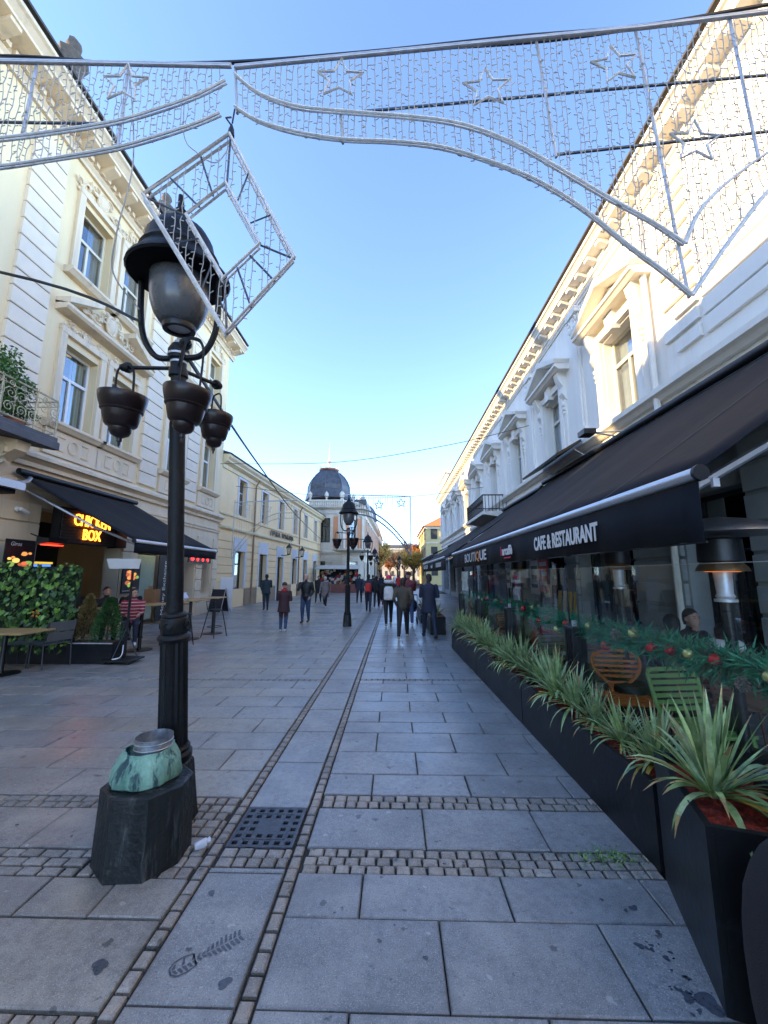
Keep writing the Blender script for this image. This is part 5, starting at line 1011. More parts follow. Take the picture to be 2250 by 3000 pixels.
# furniture
frm = M('dark_grey_frame', (.035, .037, .04), .5); sling = M('grey_sling_fabric', (.10, .105, .11), .8, bump=.2, bs=200)
def chair_sling(label, loc, rz):
    t = thing('chair', label, 'chair', loc, rz, 'grey chairs outside the snack bar')
    for s in (-1, 1):
        mb = MB(); mb.tube([(s*.24, .24, 0), (s*.24, .2, .44), (s*.24, .30, .86)], .012, 6); mb.build('leg', frm, t); mb = MB(); mb.tube([(s*.24, -.24, 0), (s*.24, -.22, .45)], .012, 6); mb.build('leg', frm, t); mb = MB(); mb.tube([(s*.24, -.24, .45), (s*.24, .22, .42)], .012, 6); mb.build('side_rail', frm, t)
    mb = MB(); mb.cham((-.225, -.24, .435), (.225, .2, .45), .004); mb.build('seat', sling, t)
    for k in (0, 1): mb = MB(); a, b = (.50, .66) if k == 0 else (.675, .86); f = lambda z: .22+(z-.44)*.19; mb.add([(-.225, f(a), a), (.225, f(a), a), (.225, f(b), b), (-.225, f(b), b), (-.225, f(a)+.012, a), (.225, f(a)+.012, a), (.225, f(b)+.012, b), (-.225, f(b)+.012, b)], [(0, 1, 2, 3), (7, 6, 5, 4), (0, 4, 5, 1), (1, 5, 6, 2), (2, 6, 7, 3), (3, 7, 4, 0)]); mb.build('back_panel', sling, t)
    return t
chair_sling('grey sling chair right of the oak table at the left edge', (-6.62, 7.72, 0), -1.9); chair_sling('grey sling chair behind the oak table at the left edge', (-7.15, 7.75, 0), .2); chair_sling('dark chair at the very left edge in front of the oak table', (-7.15, 6.55, 0), 2.6)
def table(label, loc, w, d, h, leg='pedestal', rz=0, mat=None):
    t = thing('table', label, 'table', loc, rz); mb = MB(); mb.cham((-w/2, -d/2, h-.03), (w/2, d/2, h), .005); mb.build('top', mat or timber, t)
    if leg == 'pedestal': mb = MB(); mb.lathe([(.28, 0), (.28, .015), (.05, .03), (.04, .06), (.04, h-.031)], 18); mb.build('pedestal', blackm, t, True)
    else:
        for x in (-w/2+.06, w/2-.06):
            for y in (-d/2+.06, d/2-.06): mb = MB(); mb.box((x-.02, y-.02, 0), (x+.02, y+.02, h-.031)); mb.build('leg', blackm, t)
    return t
table('oak table with black pedestal at the left edge', (-6.95, 7.12, 0), 1.2, .7, .75)
table('oak bar table beside the person in the red striped sweater', (-5.95, 9.4, 0), 1.0, .6, 1.06); table('oak bar table holding a white plastic bag behind the lamp pole', (-5.62, 11.0, 0), .7, .9, 1.06); table('farther oak bar table near the folding board', (-5.42, 12.0, 0), .5, .8, 1.06); table('dim oak table inside under the snack bar awning', (-7.0, 9.0, 0), 1.3, .6, 1.0)
bag = MB(); bag.loft([((0, 0, 0), .12, .08), ((.01, 0, .06), .15, .1), ((0, 0, .12), .11, .07), ((.04, 0, .17), .05, .03), ((.08, 0, .21), .06, .02)], 12); tag(bag.build('plastic_bag', M('pale_blue_plastic', (.55, .62, .75), .4, var=.1), None, True, (-5.72, 10.75, 1.06)), 'pale plastic bag lying on the bar table behind the lamp pole', 'bag')
bag = MB(); bag.box((-.15, -.09, 0), (.15, .09, .32)); bag.box((-.05, -.095, .3), (.05, -.085, .4)); tag(bag.build('paper_bag', M('kraft_paper', (.24, .13, .06), .8, var=.15), None, False, (-5.95, 9.72, 1.06)), 'brown paper bag standing on the bar table behind the red striped sweater', 'bag')
def stool(label, loc, rz):
    t = thing('bar_stool', label, 'stool', loc, rz, 'bar stools outside the snack bar')
    for s in (-1, 1):
        for e in (-1, 1): mb = MB(); mb.tube([(s*.13, e*.13, .72), (s*.24, e*.24, 0)], .014, 6); mb.build('leg', blackm, t)
    mb = MB(); mb.tube([(.2*math.cos(a), .2*math.sin(a), .28) for a in [k*PI/6 for k in range(12)]], .01, 5, closed=True); mb.build('foot_ring', blackm, t); mb = MB(); mb.lathe([(.17, .72), (.18, .74), (.17, .76), (.001, .765)], 18); mb.build('seat', blackm, t, True)
    mb = MB(); mb.tube([(-.16, .14, .75), (-.15, .2, .98), (.15, .2, .98), (.16, .14, .75)], .012, 6); mb.build('back_rail', blackm, t)
stool('black bar stool before the bar table with the plastic bag', (-5.35, 10.2, 0), .5); stool('black bar stool at the farther bar table', (-5.1, 11.4, 0), 1.2); stool('black bar stool by the paper bag table', (-5.5, 9.95, 0), 2.2)
# exchange office and board
t = thing('exchange_door', 'dark door panel with vertical white Money Exchange lettering', 'sign', (-8.56, 14.6, 0)); mb = MB(); mb.box((.02, -.42, .1), (.05, .32, 2.45)); mb.build('panel', blackm, t); put_text('Money Exchange', (.052, .1, .28), (0, 0, 1), (0, -1, 0), 1.95, .22, wl, t, .003, .0)
t = thing('exchange_window', 'pale green exchange office window with yellow light strip', 'shop window', (-8.62, 13.55, 0)); mb = MB(); mb.box((-.05, -.55, .2), (.0, .55, 2.4)); mb.build('blind', M('pale_green_blind', (.32, .38, .28), .7), t); mb = MB(); mb.box((.3, -.5, 2.46), (.34, .9, 2.53)); mb.build('light_strip', emit('yellow_strip', (1, .75, .05), .5), t)
t = thing('led_sign', 'red dotted light sign above the far shop door', 'sign', (-8.4, 17.0, 2.38)); mb = MB(); mb.box((-.05, -1.0, -.14), (0, 1.0, .14)); mb.build('panel', blackm, t); rl = emit('red_led', (1, .02, .02), .8)
for k in range(4): mb = MB(); mb.ball((.0, -.7+k*.45, 0), .09, 10, 6, (.15, 1.6 if k == 0 else 1, 1)); mb.build('light_dot', rl, t, True)
t = thing('folding_board', 'folding pavement board with dark menu panels in front of the yellow house', 'sign board', (-7.75, 17.6, 0), -.35); mb = MB()
for s in (-1, 1):
    for x in (-.36, .36): mb = MB(); mb.tube([(x, s*.28, 0), (x, 0, 1.15)], .018, 5); mb.build('leg', alu, t)
    mb = MB(); mb.add([(-.34, s*.25, .12), (.34, s*.25, .12), (.34, s*.025, 1.08), (-.34, s*.025, 1.08), (-.34, s*.25-.02, .12), (.34, s*.25-.02, .12), (.34, s*.025-.02, 1.08), (-.34, s*.025-.02, 1.08)], [(0, 1, 2, 3), (7, 6, 5, 4), (0, 4, 5, 1), (1, 5, 6, 2), (2, 6, 7, 3), (3, 7, 4, 0)]); mb.build('panel', M('chalkboard', (.03, .03, .04), .6), t)
mb = MB(); mb.add([(-.24, -.235, .2), (.2, -.235, .2), (.2, -.165, .5), (-.24, -.165, .5)], [(0, 1, 2, 3)]); mb.build('print', M('print_red', (.4, .05, .03), .6), t, recalc=False)
t = thing('notice_board', 'white freestanding notice beside the folding board', 'sign board', (-8.0, 18.9, 0), .2); mb = MB(); mb.box((-.28, -.02, .15), (.28, .02, 1.6)); mb.build('panel', pvc, t); mb = MB(); mb.box((-.3, -.2, 0), (-.25, .2, .14)); mb.box((.25, -.2, 0), (.3, .2, .14)); mb.build('foot', steel, t)
# balcony plants
def bush(label, loc, rx, ry, rz_, n, m, seed, ls=.05):
    t = thing('balcony_plant', label, 'plant', loc, 0); q = random.Random(seed); mb = MB()
    for i in range(n):
        d = Vector((q.gauss(0, 1), q.gauss(0, 1), q.gauss(0, 1))).normalized()*q.uniform(.45, 1.05); p = Vector((d.x*rx, d.y*ry, rz_+d.z*rz_*(.8+.4*math.sin(d.y*7)))); a = Vector((q.uniform(-1, 1), q.uniform(-1, 1), q.uniform(-.6, .6))).normalized()*ls; b = a.orthogonal().normalized()*ls*.5
        mb.add([tuple(p-a), tuple(p+b), tuple(p+a), tuple(p-b)], [(0, 1, 2, 3)])
    stuff(mb.build('foliage', m, t, recalc=False)); mb = MB()
    for k in range(5): mb.tube([(0, (k-2)*.05, 0), (q.uniform(-.5, .5)*rx, q.uniform(-.7, .7)*ry, rz_*1.2)], .01, 4, .004)
    mb.build('stem', MC['bark'], t); mb = MB(); mb.lathe([(.16, -.2), (.2, 0), (.18, 0), (.001, -.02)], 14); mb.build('pot', M('terracotta', (.3, .12, .06), .8), t, True); return t
bush('dark leafy plant rising above the balcony railing', (-8.05, 7.1, 5.0), .5, .95, .68, 3600, lm2, 6, .045); bush('small dark plant low behind the balcony railing', (-8.0, 7.7, 4.98), .25, .5, .2, 600, lm2, 7, .04)
mb = MB(); mb.ball((0, 0, 0), .05, 10, 8); tag(mb.build('yellow_ball', M('yellow_bloom', (.8, .5, .02), .6), None, True, (-7.9, 8.0, 5.72)), 'round yellow bloom at the end of the balcony plant', 'flower')
# ================================================================ right terrace furniture
def slat_chair(label, loc, rz, col, shell=False, sc=1.0):
    t = thing('chair', label, 'chair', loc, rz, 'slatted plastic chairs on the terrace'); t.scale = (sc, sc, sc)
    for sx in (-1, 1):
        for sy, z1 in ((-1, .45), (1, .45)): mb = MB(); mb.tube([(sx*.20, sy*.19, z1), (sx*.235, sy*.235, 0)], .018, 8, .014); mb.build('leg', col, t, True)
    for k in range(6): mb = MB(); y = -.2+k*.075; mb.cham((-.22, y, .44), (.22, y+.055, .46), .005); mb.build('seat_slat', col, t)
    mb = MB(); mb.tube([(-.225, -.2, .45), (.225, -.2, .45), (.225, .22, .45), (-.225, .22, .45)], .016, 6, closed=True); mb.build('seat_frame', col, t, True)
    f = lambda z: .21+(z-.45)*.25
    if not shell:
        for s in (-1, 1): mb = MB(); mb.tube([(s*.20, .2, .45), (s*.225, f(.6), .6), (s*.235, f(.82), .82)], .018, 6); mb.build('back_post', col, t, True)
        for k in range(7): z = .52+k*.052; w_ = .215+.02*k/6; mb = MB(); mb.box((-w_, f(z)-.008, z), (w_, f(z)+.008, z+.034)); mb.build('back_slat', col, t)
        mb = MB(); mb.tube([(-.235, f(.82), .82), (-.2, f(.85), .85), (.2, f(.85), .85), (.235, f(.82), .82)], .018, 6); mb.build('top_rail', col, t, True)
    else:
        out = [(-.07, .46), (-.10, .54), (-.20, .64), (-.24, .74), (-.20, .83), (0, .87), (.20, .83), (.24, .74), (.20, .64), (.10, .54), (.07, .46)]
        mb = MB(); mb.tube(pts_arc([(x, f(z)+.03*abs(x)*-2, z) for x, z in out], 4), .018, 7); mb.build('back_hoop', col, t, True); mb = MB(); mb.add([(x, f(z), z) for x, z in ((-.08, .46), (.08, .46), (.11, .56), (-.11, .56))]+[(x, f(z)+.015, z) for x, z in ((-.08, .46), (.08, .46), (.11, .56), (-.11, .56))], [(0, 1, 2, 3), (7, 6, 5, 4), (0, 4, 5, 1), (1, 5, 6, 2), (2, 6, 7, 3), (3, 7, 4, 0)]); mb.build('back_stem', col, t)
        for k, (z, w_) in enumerate(((.60, .15), (.65, .20), (.70, .225), (.75, .23), (.80, .20))): mb = MB(); mb.box((-w_, f(z)-.01, z), (w_, f(z)+.006, z+.026)); mb.build('back_slat', col, t)
    return t
orc = M('orange_plastic', (.62, .18, .035), .45, var=.05); grc = M('green_plastic', (.20, .38, .11), .45, var=.05); brc = M('brown_plastic', (.13, .06, .04), .5); cgr = M('grey_green_plastic', (.16, .20, .16), .5); redp = M('red_plastic', (.38, .02, .02), .45)
slat_chair('green slatted plastic chair behind the nearest yuccas', (2.62, 3.62, 0), .12, grc, False, 1.03)
slat_chair('orange shell back plastic chair behind the glass screen', (2.44, 4.42, 0), -.15, orc, True, 1.03)
slat_chair('grey green slatted chair left of the orange chair behind the glass', (2.40, 5.75, 0), .3, cgr)
for i, (x, y, rz, m, lb) in enumerate(((3.1, 6.3, 2.5, brc, 'brown'), (3.5, 7.0, .4, brc, 'second brown'), (3.0, 8.2, 3.3, redp, 'red'), (2.6, 9.0, .2, redp, 'second red'), (2.5, 6.9, 3.0, redp, 'third red'), (3.5, 9.6, 1.2, brc, 'third brown'))): slat_chair('%s slatted terrace chair deep behind the glass screen' % lb, (x, y, 0), rz, m)
table('brown square terrace table beside the green chair', (3.12, 3.30, 0), .72, .72, .75, 'legs', .1, M('brown_table_top', (.16, .10, .06), .5, var=.2, vs=6)); table('dark terrace table between the seated guests', (3.58, 5.12, 0), .8, .8, .75); table('dark terrace table under the far end of the near awning', (3.2, 7.6, 0), .7, .7, .75); table('grey topped table behind the second glass pane', (2.5, 5.2, 0), .6, .6, .74, 'legs', 0, M('grey_table', (.3, .32, .33), .5))
def patio_heater(label, loc, on):
    t = thing('patio_heater', label, 'patio heater', loc, 0, 'gas patio heaters under the awning'); mb = MB(); mb.lathe([(.22, 0), (.22, .5), (.2, .55), (.05, .58)], 18); mb.build('gas_housing', blackm, t, True); mb = MB(); mb.tube([(0, 0, .56), (0, 0, 1.62)], .038, 10); mb.build('pole', blackm, t, True)
    mb = MB(); mb.lathe([(.05, 1.60), (.06, 1.62), (.05, 1.64), (.058, 1.80)], 14); mb.lathe([(.07, 1.58), (.07, 1.60)], 14); mb.build('burner_tube', steel, t, True)
    mb = MB(); mb.lathe([(.16, 1.80), (.15, 1.83), (.125, 1.86), (.125, 2.02), (.11, 2.02)], 18); mb.build('burner', M('brass_burnt', (.22, .12, .05), .4, .7), t, True)
    mb = MB(); mb.lathe([(.13, 1.865), (.14, 1.875), (.135, 2.03), (.05, 2.05)], 18); mb.build('mesh_cage', blackm, t, True)
    if on: mb = MB(); mb.lathe([(.10, 1.795), (.12, 1.805), (.06, 1.80)], 18); mb.build('flame', emit('gas_flame', (1, .25, .04), .15), t)
    mb = MB(); mb.lathe([(.42, 2.07), (.40, 2.10), (.2, 2.17), (.05, 2.2), (.001, 2.2)], 26); mb.build('reflector', M('dull_aluminium', (.35, .36, .38), .35, .9), t, True)
patio_heater('lit gas patio heater near the right edge behind the glass', (2.42, 3.0, -.03), True); patio_heater('unlit gas patio heater left of the seated guests', (2.62, 4.72, 0), False); patio_heater('unlit patio heater farther along under the near awning', (2.5, 8.0, 0), False)
t = thing('menu_stand', 'black box menu stand beside the far planters', 'stand', (2.25, 10.9, 0)); mb = MB(); mb.cham((-.2, -.3, 0), (.2, .3, 1.1), .02); mb.build('body', blackm, t); mb = MB(); mb.box((-.21, -.2, .7), (-.201, .2, 1.0)); mb.build('plate', M('red_brown_plate', (.25, .08, .05), .5), t)
# posters on the entrance wall at the back of the terrace
for i, (y, z, c) in enumerate(((12.6, 1.2, (.6, .08, .06)), (13.4, 1.1, (.62, .62, .6)), (15.2, 1.2, (.6, .1, .1)), (16.4, 1.2, (.55, .6, .62)))):
    t = thing('shop_poster', ('red poster in the shop window behind the far glass', 'white lettered poster in the shop window behind the far glass', 'second red poster in the far shop window', 'pale poster in the far shop window')[i], 'poster', (4.66, y, z)); mb = MB(); mb.box((0, -.4, 0), (.02, .4, 1.4)); mb.build('sheet', M('poster_%d' % i, c, .5, var=.1), t); mb = MB()
    for k in range(4): mb.box((-.004, -.3, .2+k*.3), (-.001, .3-.1*(k % 2), .32+k*.3))
    mb.build('print', (wl, blackm)[i % 2], t)
t = thing('reflection_bars', 'leaning pale yellow bars standing in for a sunlit window reflection behind the glass', 'reflection stand-in', (3.9, 9.4, 0)); ylw = M('reflection_yellow', (.62, .42, .12), .4, var=.1)  # yellow bars added in place of a sunlit window reflection
for k in range(4):
    for d in (0, .09): mb = MB(); mb.tube([(0, -.5+k*.28+d, .0), (.15, -.38+k*.28+d, 1.35)], .022, 5); mb.build('rail', ylw, t)
    for z in (.4, .8, 1.2): mb = MB(); mb.box((.03+z*.1, -.47+k*.28+z*.09, z), (.06+z*.1, -.39+k*.28+z*.09, z+.05)); mb.build('slat', ylw, t)
# soft seat in the bottom right corner
mb = MB(); mb.lathe([(.23, 0), (.26, .04), (.275, .12), (.288, .25), (.292, .4), (.288, .5), (.275, .6), (.25, .68), (.22, .74), (.18, .79), (.13, .825), (.08, .845), (.03, .853), (.001, .855)], 40)
tag(mb.build('covered_seat', M('dark_plum_wool', (.016, .013, .016), .95, var=.3, vs=20, bump=.3, bs=200), None, True, (1.50, 1.52, 0)), 'dark plum fabric covered rounded seat at the bottom right edge', 'seat')
# weeds in the sett joints by the planter
q = random.Random(9); mb = MB()
for i in range(230):
    x, y = 1.33+q.gauss(0, .11), 2.80+q.gauss(0, .05); a = q.uniform(0, 6.3); L = q.uniform(.01, .035); d = Vector((math.cos(a)*L, math.sin(a)*L, q.uniform(.004, .02))); s = Vector((-math.sin(a), math.cos(a), 0))*.004
    p = Vector((x, y, .001)); mb.add([tuple(p), tuple(p+d*.5+s), tuple(p+d), tuple(p+d*.5-s)], [(0, 1, 2, 3)])
w_ = stuff(mb.build('weeds', lm1, None, recalc=False)); tag(w_, 'small green weeds between the setts at the planter foot', 'weeds')
import numpy as np
# ================================================================ people
skinm = M('skin', (.46, .26, .18), .55, var=.06); skinm2 = M('skin_fair', (.55, .34, .26), .55, var=.06); hairm = M('dark_hair', (.015, .011, .009), .5, var=.3, vs=60, bump=.4, bs=150); hairg = M('grey_hair', (.30, .29, .28), .6, var=.2, vs=60, bump=.4, bs=150)
def cap(mb, a, b, ra, rb, n=10):
    a, b = Vector(a), Vector(b); d = (b-a); L = d.length; d.normalize(); pts, rs = [], []
    for k in range(4): t_ = PI/2*(1-k/4); pts.append(a-d*ra*math.sin(t_)*.98); rs.append(max(.004, ra*math.cos(t_)))
    pts += [a, a.lerp(b, .5), b]; rs += [ra, (ra+rb)/2, rb]
    for k in range(1, 5): t_ = PI/2*k/4; pts.append(b+d*rb*math.sin(t_)*.98); rs.append(max(.004, rb*math.cos(t_)))
    mb.tube(pts, rs, n)
def person(label, loc, heading, H, top, legs, shoe, hair=None, skin=None, pose='walk', phase=1, coat=0., fat=1.08, arms=('down', 'down'), head_turn=0., hat=None, extras=None, lean=.035, group='people walking in the street', hood=None, name='person'):
    """facing +y before heading; joints follow real proportions for height H"""
    t = thing(name, label, 'person', loc, heading, group); k = H/1.75; hair = hair or hairm; skin = skin or skinm
    S = [] ; mb = MB()
    def seg(a, b, ra, rb, reg): a = Vector(a)*k; b = Vector(b)*k; cap(mb, a, b, ra*k, rb*k); S.append((a, b, ra*k, rb*k, reg))
    sit = pose == 'sit'; hz = .50 if sit else .90; st = {'walk': .24, 'stand': .03, 'sit': 0}[pose]
    lz = lambda z: z+(hz-.90)
    for s in (-1, 1):
        f = st*s*phase; hip = (s*.09, 0, hz)
        if sit: knee = (s*.12, .42, .50); ank = (s*.13, .40, .09)
        else: knee = (s*.095, f*.75+(.05 if f > 0 else .02), .49); ank = (s*.095, f*1.35-(.05 if f < 0 else 0), .10 if f >= 0 else .13)
        seg(hip, knee, .095*fat, .066*fat, 'legs'); seg(knee, ank, .066*fat, .048, 'legs')
        fo = 0 if f >= 0 else -.06
        seg((ank[0], ank[1]-.03, ank[2]-.05), (ank[0]*1.05, ank[1]+.16, ank[2]-.065+fo*.3), .042, .036, 'shoe')
    ln = lambda z: lean*(z-hz)
    prof = [(hz-.06, .155, .115), (hz+.03, .165*fat, .12*fat), (hz+.16, .15*fat, .115*fat), (hz+.32, .17*fat, .12*fat), (hz+.44, .185*fat, .115*fat), (hz+.52, .16*fat, .09), (hz+.57, .075, .065)]
    mb.loft([((0, ln(z)*k, z*k), rx*k, ry*k) for z, rx, ry in prof], 16)
    for (z, rx, ry), (z2, rx2, ry2) in zip(prof, prof[1:]): S.append((Vector((0, ln(z), z))*k, Vector((0, ln(z2), z2))*k, rx*.8*k, rx2*.8*k, 'top'))
    if coat:
        cz = hz-coat; pr = [(hz+.25, .165*fat, .13*fat), (hz, .185*fat, .15*fat), (cz, .21*fat, .17*fat+(.1 if sit else 0))]
        mb.loft([((0, (.02+(.12 if sit else 0)*(i > 0))*k, z*k), rx*k, ry*k) for i, (z, rx, ry) in enumerate(reversed(pr))], 16); S.append((Vector((0, 0, hz*k)), Vector((0, .02*k, cz*k)), .19*k, .22*k, 'top'))
    sh = hz+.49; ys = ln(sh)
    for s, am in zip((-1, 1), arms):
        f = -st*s*phase*.8; A0 = (s*.185*fat, ys, sh); 
        if am == 'down': E0 = (s*.225*fat, ys+f*.7-.02, sh-.28); W0 = (s*.22*fat, ys+f*1.4+.06, sh-.51)
        elif am == 'bent': E0 = (s*.235*fat, ys-.03, sh-.27); W0 = (s*.12, ys+.20, sh-.30)
        elif am == 'phone': E0 = (s*.22*fat, ys+.02, sh-.27); W0 = (s*.06, ys+.24, sh-.18)
        elif am == 'face': E0 = (s*.21*fat, ys+.16, sh-.22); W0 = (s*.06, ys+.14, sh+.06)
        elif am == 'pocket': E0 = (s*.238*fat, ys-.05, sh-.27); W0 = (s*.19, ys+.06, sh-.46)
        else: E0 = (s*.22, ys+.12, sh-.24); W0 = (s*.17, ys+.36, sh-.28)
        seg(A0, E0, .062*fat, .05, 'top'); seg(E0, W0, .05, .036, 'top')
        W, E = Vector(W0), Vector(E0); d = (W-E).normalized(); side = d.cross(Vector((s, 0, 0.01))).normalized(); pc = W+d*.075
        seg(W, pc, .030, .034, 'skin')
        for j in range(4): b0 = pc+side*(.030-.02*j)+d*.02; tip = b0+d*(.055+.012*(j in (1, 2)))+Vector((-s*.016, 0, 0)); seg(b0, tip, .010, .008, 'skin')
        th = W+d*.03+side*.028; seg(th, th+d*.045+side*.03, .012, .009, 'skin')
    hy = ln(hz+.7)+.02; hc = Vector((0, hy, hz+.715)); ct, stn = math.cos(head_turn), math.sin(head_turn)
    rot = lambda p: (hc.x+p[0]*ct-p[1]*stn, hc.y+p[0]*stn+p[1]*ct, hc.z+p[2])
    seg((0, ln(hz+.55), hz+.53), (hc.x, hc.y-.01, hc.z-.06), .055, .052, 'skin')
    mb.loft([((hc.x+0*k, 0, 0), .01, .01)][:0]+[((rot((0, y, z))[0]*k, rot((0, y, z))[1]*k, (hc.z+z)*k), rx*k, ry*k) for z, y, rx, ry in ((-.125, .045, .02, .03), (-.11, .04, .045, .055), (-.07, .02, .062, .082), (-.02, .008, .073, .093), (.03, .0, .077, .097), (.075, -.006, .068, .085), (.105, -.01, .045, .055), (.118, -.01, .012, .015))], 16)
    S.append((hc*k+Vector((0, 0, -.08*k)), hc*k+Vector((0, 0, .07*k)), .07*k, .08*k, 'skin'))
    seg(rot((0, .092, -.015)), rot((0, .108, -.035)), .010, .014, 'skin')
    for s in (-1, 1): seg(rot((s*.078, -.005, .005)), rot((s*.080, -.01, -.03)), .014, .011, 'skin')
    regs = ['top', 'legs', 'shoe', 'skin']; o = D.objects.new('tmp', mb.mesh('tmp')); COL.objects.link(o)
    r = o.modifiers.new('r', 'REMESH'); r.mode = 'VOXEL'; r.voxel_size = (.0125 if loc[1] < 16 else .018)*k if group != 'far' else .03; sm = o.modifiers.new('s', 'SMOOTH'); sm.iterations = 2; sm.factor = .5
    dg = bpy.context.evaluated_depsgraph_get(); me = D.meshes.new_from_object(o.evaluated_get(dg)); D.objects.remove(o); me.name = 'body'; me.materials.clear()
    for m in (top, legs, shoe, skin): me.materials.append(m)
    n_ = len(me.polygons); cen = np.empty(n_*3); me.polygons.foreach_get('center', cen); cen = cen.reshape(-1, 3); best = np.full(n_, 1e9); bi = np.zeros(n_, dtype=np.int32)
    for a, b, ra, rb, g_ in S:
        a_ = np.array(a); d_ = np.array(b-a); f_ = np.clip(((cen-a_) @ d_)/max(1e-9, d_ @ d_), 0, 1); v_ = np.linalg.norm(cen-a_-f_[:, None]*d_, axis=1)-(ra+(rb-ra)*f_); m_ = v_ < best; best[m_] = v_[m_]; bi[m_] = regs.index(g_)
    me.polygons.foreach_set('material_index', bi); me.polygons.foreach_set('use_smooth', np.ones(n_, dtype=bool)); me.update()
    ob = D.objects.new('body', me); COL.objects.link(ob); ob.parent = t
    # hair or hat, eyes
    def shell(secs, m, nm): q_ = MB(); q_.loft([((rot((0, y, z))[0]*k, rot((0, y, z))[1]*k, (hc.z+z)*k), rx*k, ry*k) for z, y, rx, ry in secs], 18); return q_.build(nm, m, t, True)
    if hat: shell(((.02, -.012, .086, .104), (.05, -.012, .092, .11), (.09, -.015, .085, .1), (.125, -.015, .06, .072), (.14, -.015, .02, .025)), hat, 'hat')
    else: shell(((-.085, -.058, .055, .045), (-.03, -.04, .078, .07), (.02, -.026, .084, .086), (.06, -.014, .083, .096), (.095, -.014, .066, .08), (.122, -.014, .035, .045), (.13, -.014, .008, .01)), hair, 'hair')
    q_ = MB()
    for s in (-1, 1): p = Vector(rot((s*.03, .088, .012)))*k; q_.ball(tuple(p), .009*k, 6, 5)
    q_.build('eyes', blackm, t, True)
    if loc[1] < 16:
        q_ = MB()
        for s in (-1, 1): q_.tube([Vector(rot((s*.016, .092, .030)))*k, Vector(rot((s*.032, .090, .036)))*k, Vector(rot((s*.047, .078, .030)))*k], .0045*k, 5)
        q_.build('eyebrows', hair if hair is not skin else hairm, t); q_ = MB(); q_.tube([Vector(rot((-.024, .085, -.066)))*k, Vector(rot((0, .094, -.068)))*k, Vector(rot((.024, .085, -.066)))*k], .0055*k, 5); q_.build('mouth', M('lips', (.30, .10, .09), .5), t, True)
    if hood: shell(((-.16, -.05, .13, .10), (-.12, -.06, .17, .13), (-.07, -.055, .16, .12), (-.04, -.04, .12, .08)), hood, 'hood')
    if extras: extras(t, k, hz)
    return t
def C(n, c, **kw): return M(n, c, kw.pop('rough', .75), var=kw.pop('var', .2), vs=6, bump=.35, bs=18)
navy = C('navy_wool', (.018, .024, .05)); blk = C('black_cloth', (.012, .012, .014)); brn = C('olive_brown_quilt', (.065, .055, .038)); burg = C('burgundy_check', (.13, .025, .035)); jean = C('blue_denim', (.035, .065, .14)); djean = C('dark_denim', (.02, .028, .055)); leath = C('black_leather', (.014, .014, .016), rough=.4); dred = C('dark_red_coat', (.045, .018, .022)); white = C('white_fleece', (.68, .66, .64)); pinkm = C('pink_knit', (.8, .03, .14)); redm = C('red_cloth', (.55, .03, .03)); greyc = C('grey_check_coat', (.20, .17, .16)); tan = C('tan_shoe', (.40, .33, .24)); whs = C('white_shoe', (.62, .6, .58)); teal = C('dark_teal_coat', (.02, .035, .045)); cream_h = C('cream_knit', (.6, .55, .48))
def backpack(m, w=.15, h=.4, z=.22, d=.16):
    def f(t, k, hz):
        q_ = MB(); q_.loft([((0, -(.10+d*.5)*k, (hz+z-h/2)*k), w*.8*k, d*.42*k), ((0, -(.10+d*.55)*k, (hz+z-h*.42)*k), w*k, d*.55*k), ((0, -(.10+d*.55)*k, (hz+z)*k), w*k, d*.58*k), ((0, -(.10+d*.5)*k, (hz+z+h*.38)*k), w*.92*k, d*.45*k), ((0, -(.10+d*.4)*k, (hz+z+h/2)*k), w*.6*k, d*.3*k)], 16); b = q_.build('backpack', m, t, True)
        q_ = MB(); q_.box((-w*.7*k, -(.11+d*1.14)*k, (hz+z-h*.38)*k), (w*.7*k, -(.10+d*1.0)*k, (hz+z-h*.02)*k)); q_.build('pocket', m, b)
        for s in (-1, 1): q_ = MB(); q_.tube([(s*.1*k, -.1*k, (hz+z+h*.4)*k), (s*.12*k, .06*k, (hz+.50)*k), (s*.14*k, .13*k, (hz+.35)*k), (s*.13*k, .0, (hz+.15)*k)], .014*k, 5); q_.build('strap', m, b)
    return f
def scarf(m):
    def f(t, k, hz): q_ = MB(); q_.lathe([(.10*k, 0), (.115*k, .03*k), (.105*k, .07*k), (.085*k, .085*k)], 14, (0, .01*k, (hz+.53)*k)); q_.build('scarf', m, t, True)
    return f
def handbag(m, s=1):
    def f(t, k, hz): q_ = MB(); q_.cham((s*.27-.05, -.13, hz-.2), (s*.27+.05, .13, hz+.02), .02); b = q_.build('handbag', m, t); q_ = MB(); q_.tube([(s*.27, -.1, hz+.01), (s*.24, 0, hz+.15), (s*.27, .1, hz+.01)], .01, 5); q_.build('strap', m, b)
    return f
def phone_x(t, k, hz): q_ = MB(); q_.box((-.04, .30*k, (hz+.28)*k), (.04, .31*k, (hz+.43)*k)); q_.build('phone', blackm, t)
A180 = PI
person('man in long navy coat walking away beside the far planters', (.98, 11.35, 0), .12, 1.77, navy, djean, blk, pose='walk', phase=-1, coat=.22, arms=('phone', 'bent'), head_turn=.3, extras=None, lean=.04)
person('boy in olive brown quilted jacket and black trousers walking away', (.24, 11.2, 0), -.1, 1.66, brn, blk, tan, phase=1, fat=1.12, arms=('pocket', 'pocket'), lean=.05)
person('man in burgundy checked jacket and jeans pushing a stroller', (.50, 14.1, 0), 0, 1.84, burg, jean, whs, phase=-1, fat=1.1, arms=('fwd', 'fwd'), hat=C('dark_maroon_cap', (.05, .012, .018)))
person('woman in pink hat with white hood and white backpack', (-.20, 13.9, 0), .05, 1.72, blk, blk, tan, phase=1, fat=1.08, hat=pinkm, hood=white, extras=backpack(white, .17, .46), arms=('down', 'bent'))
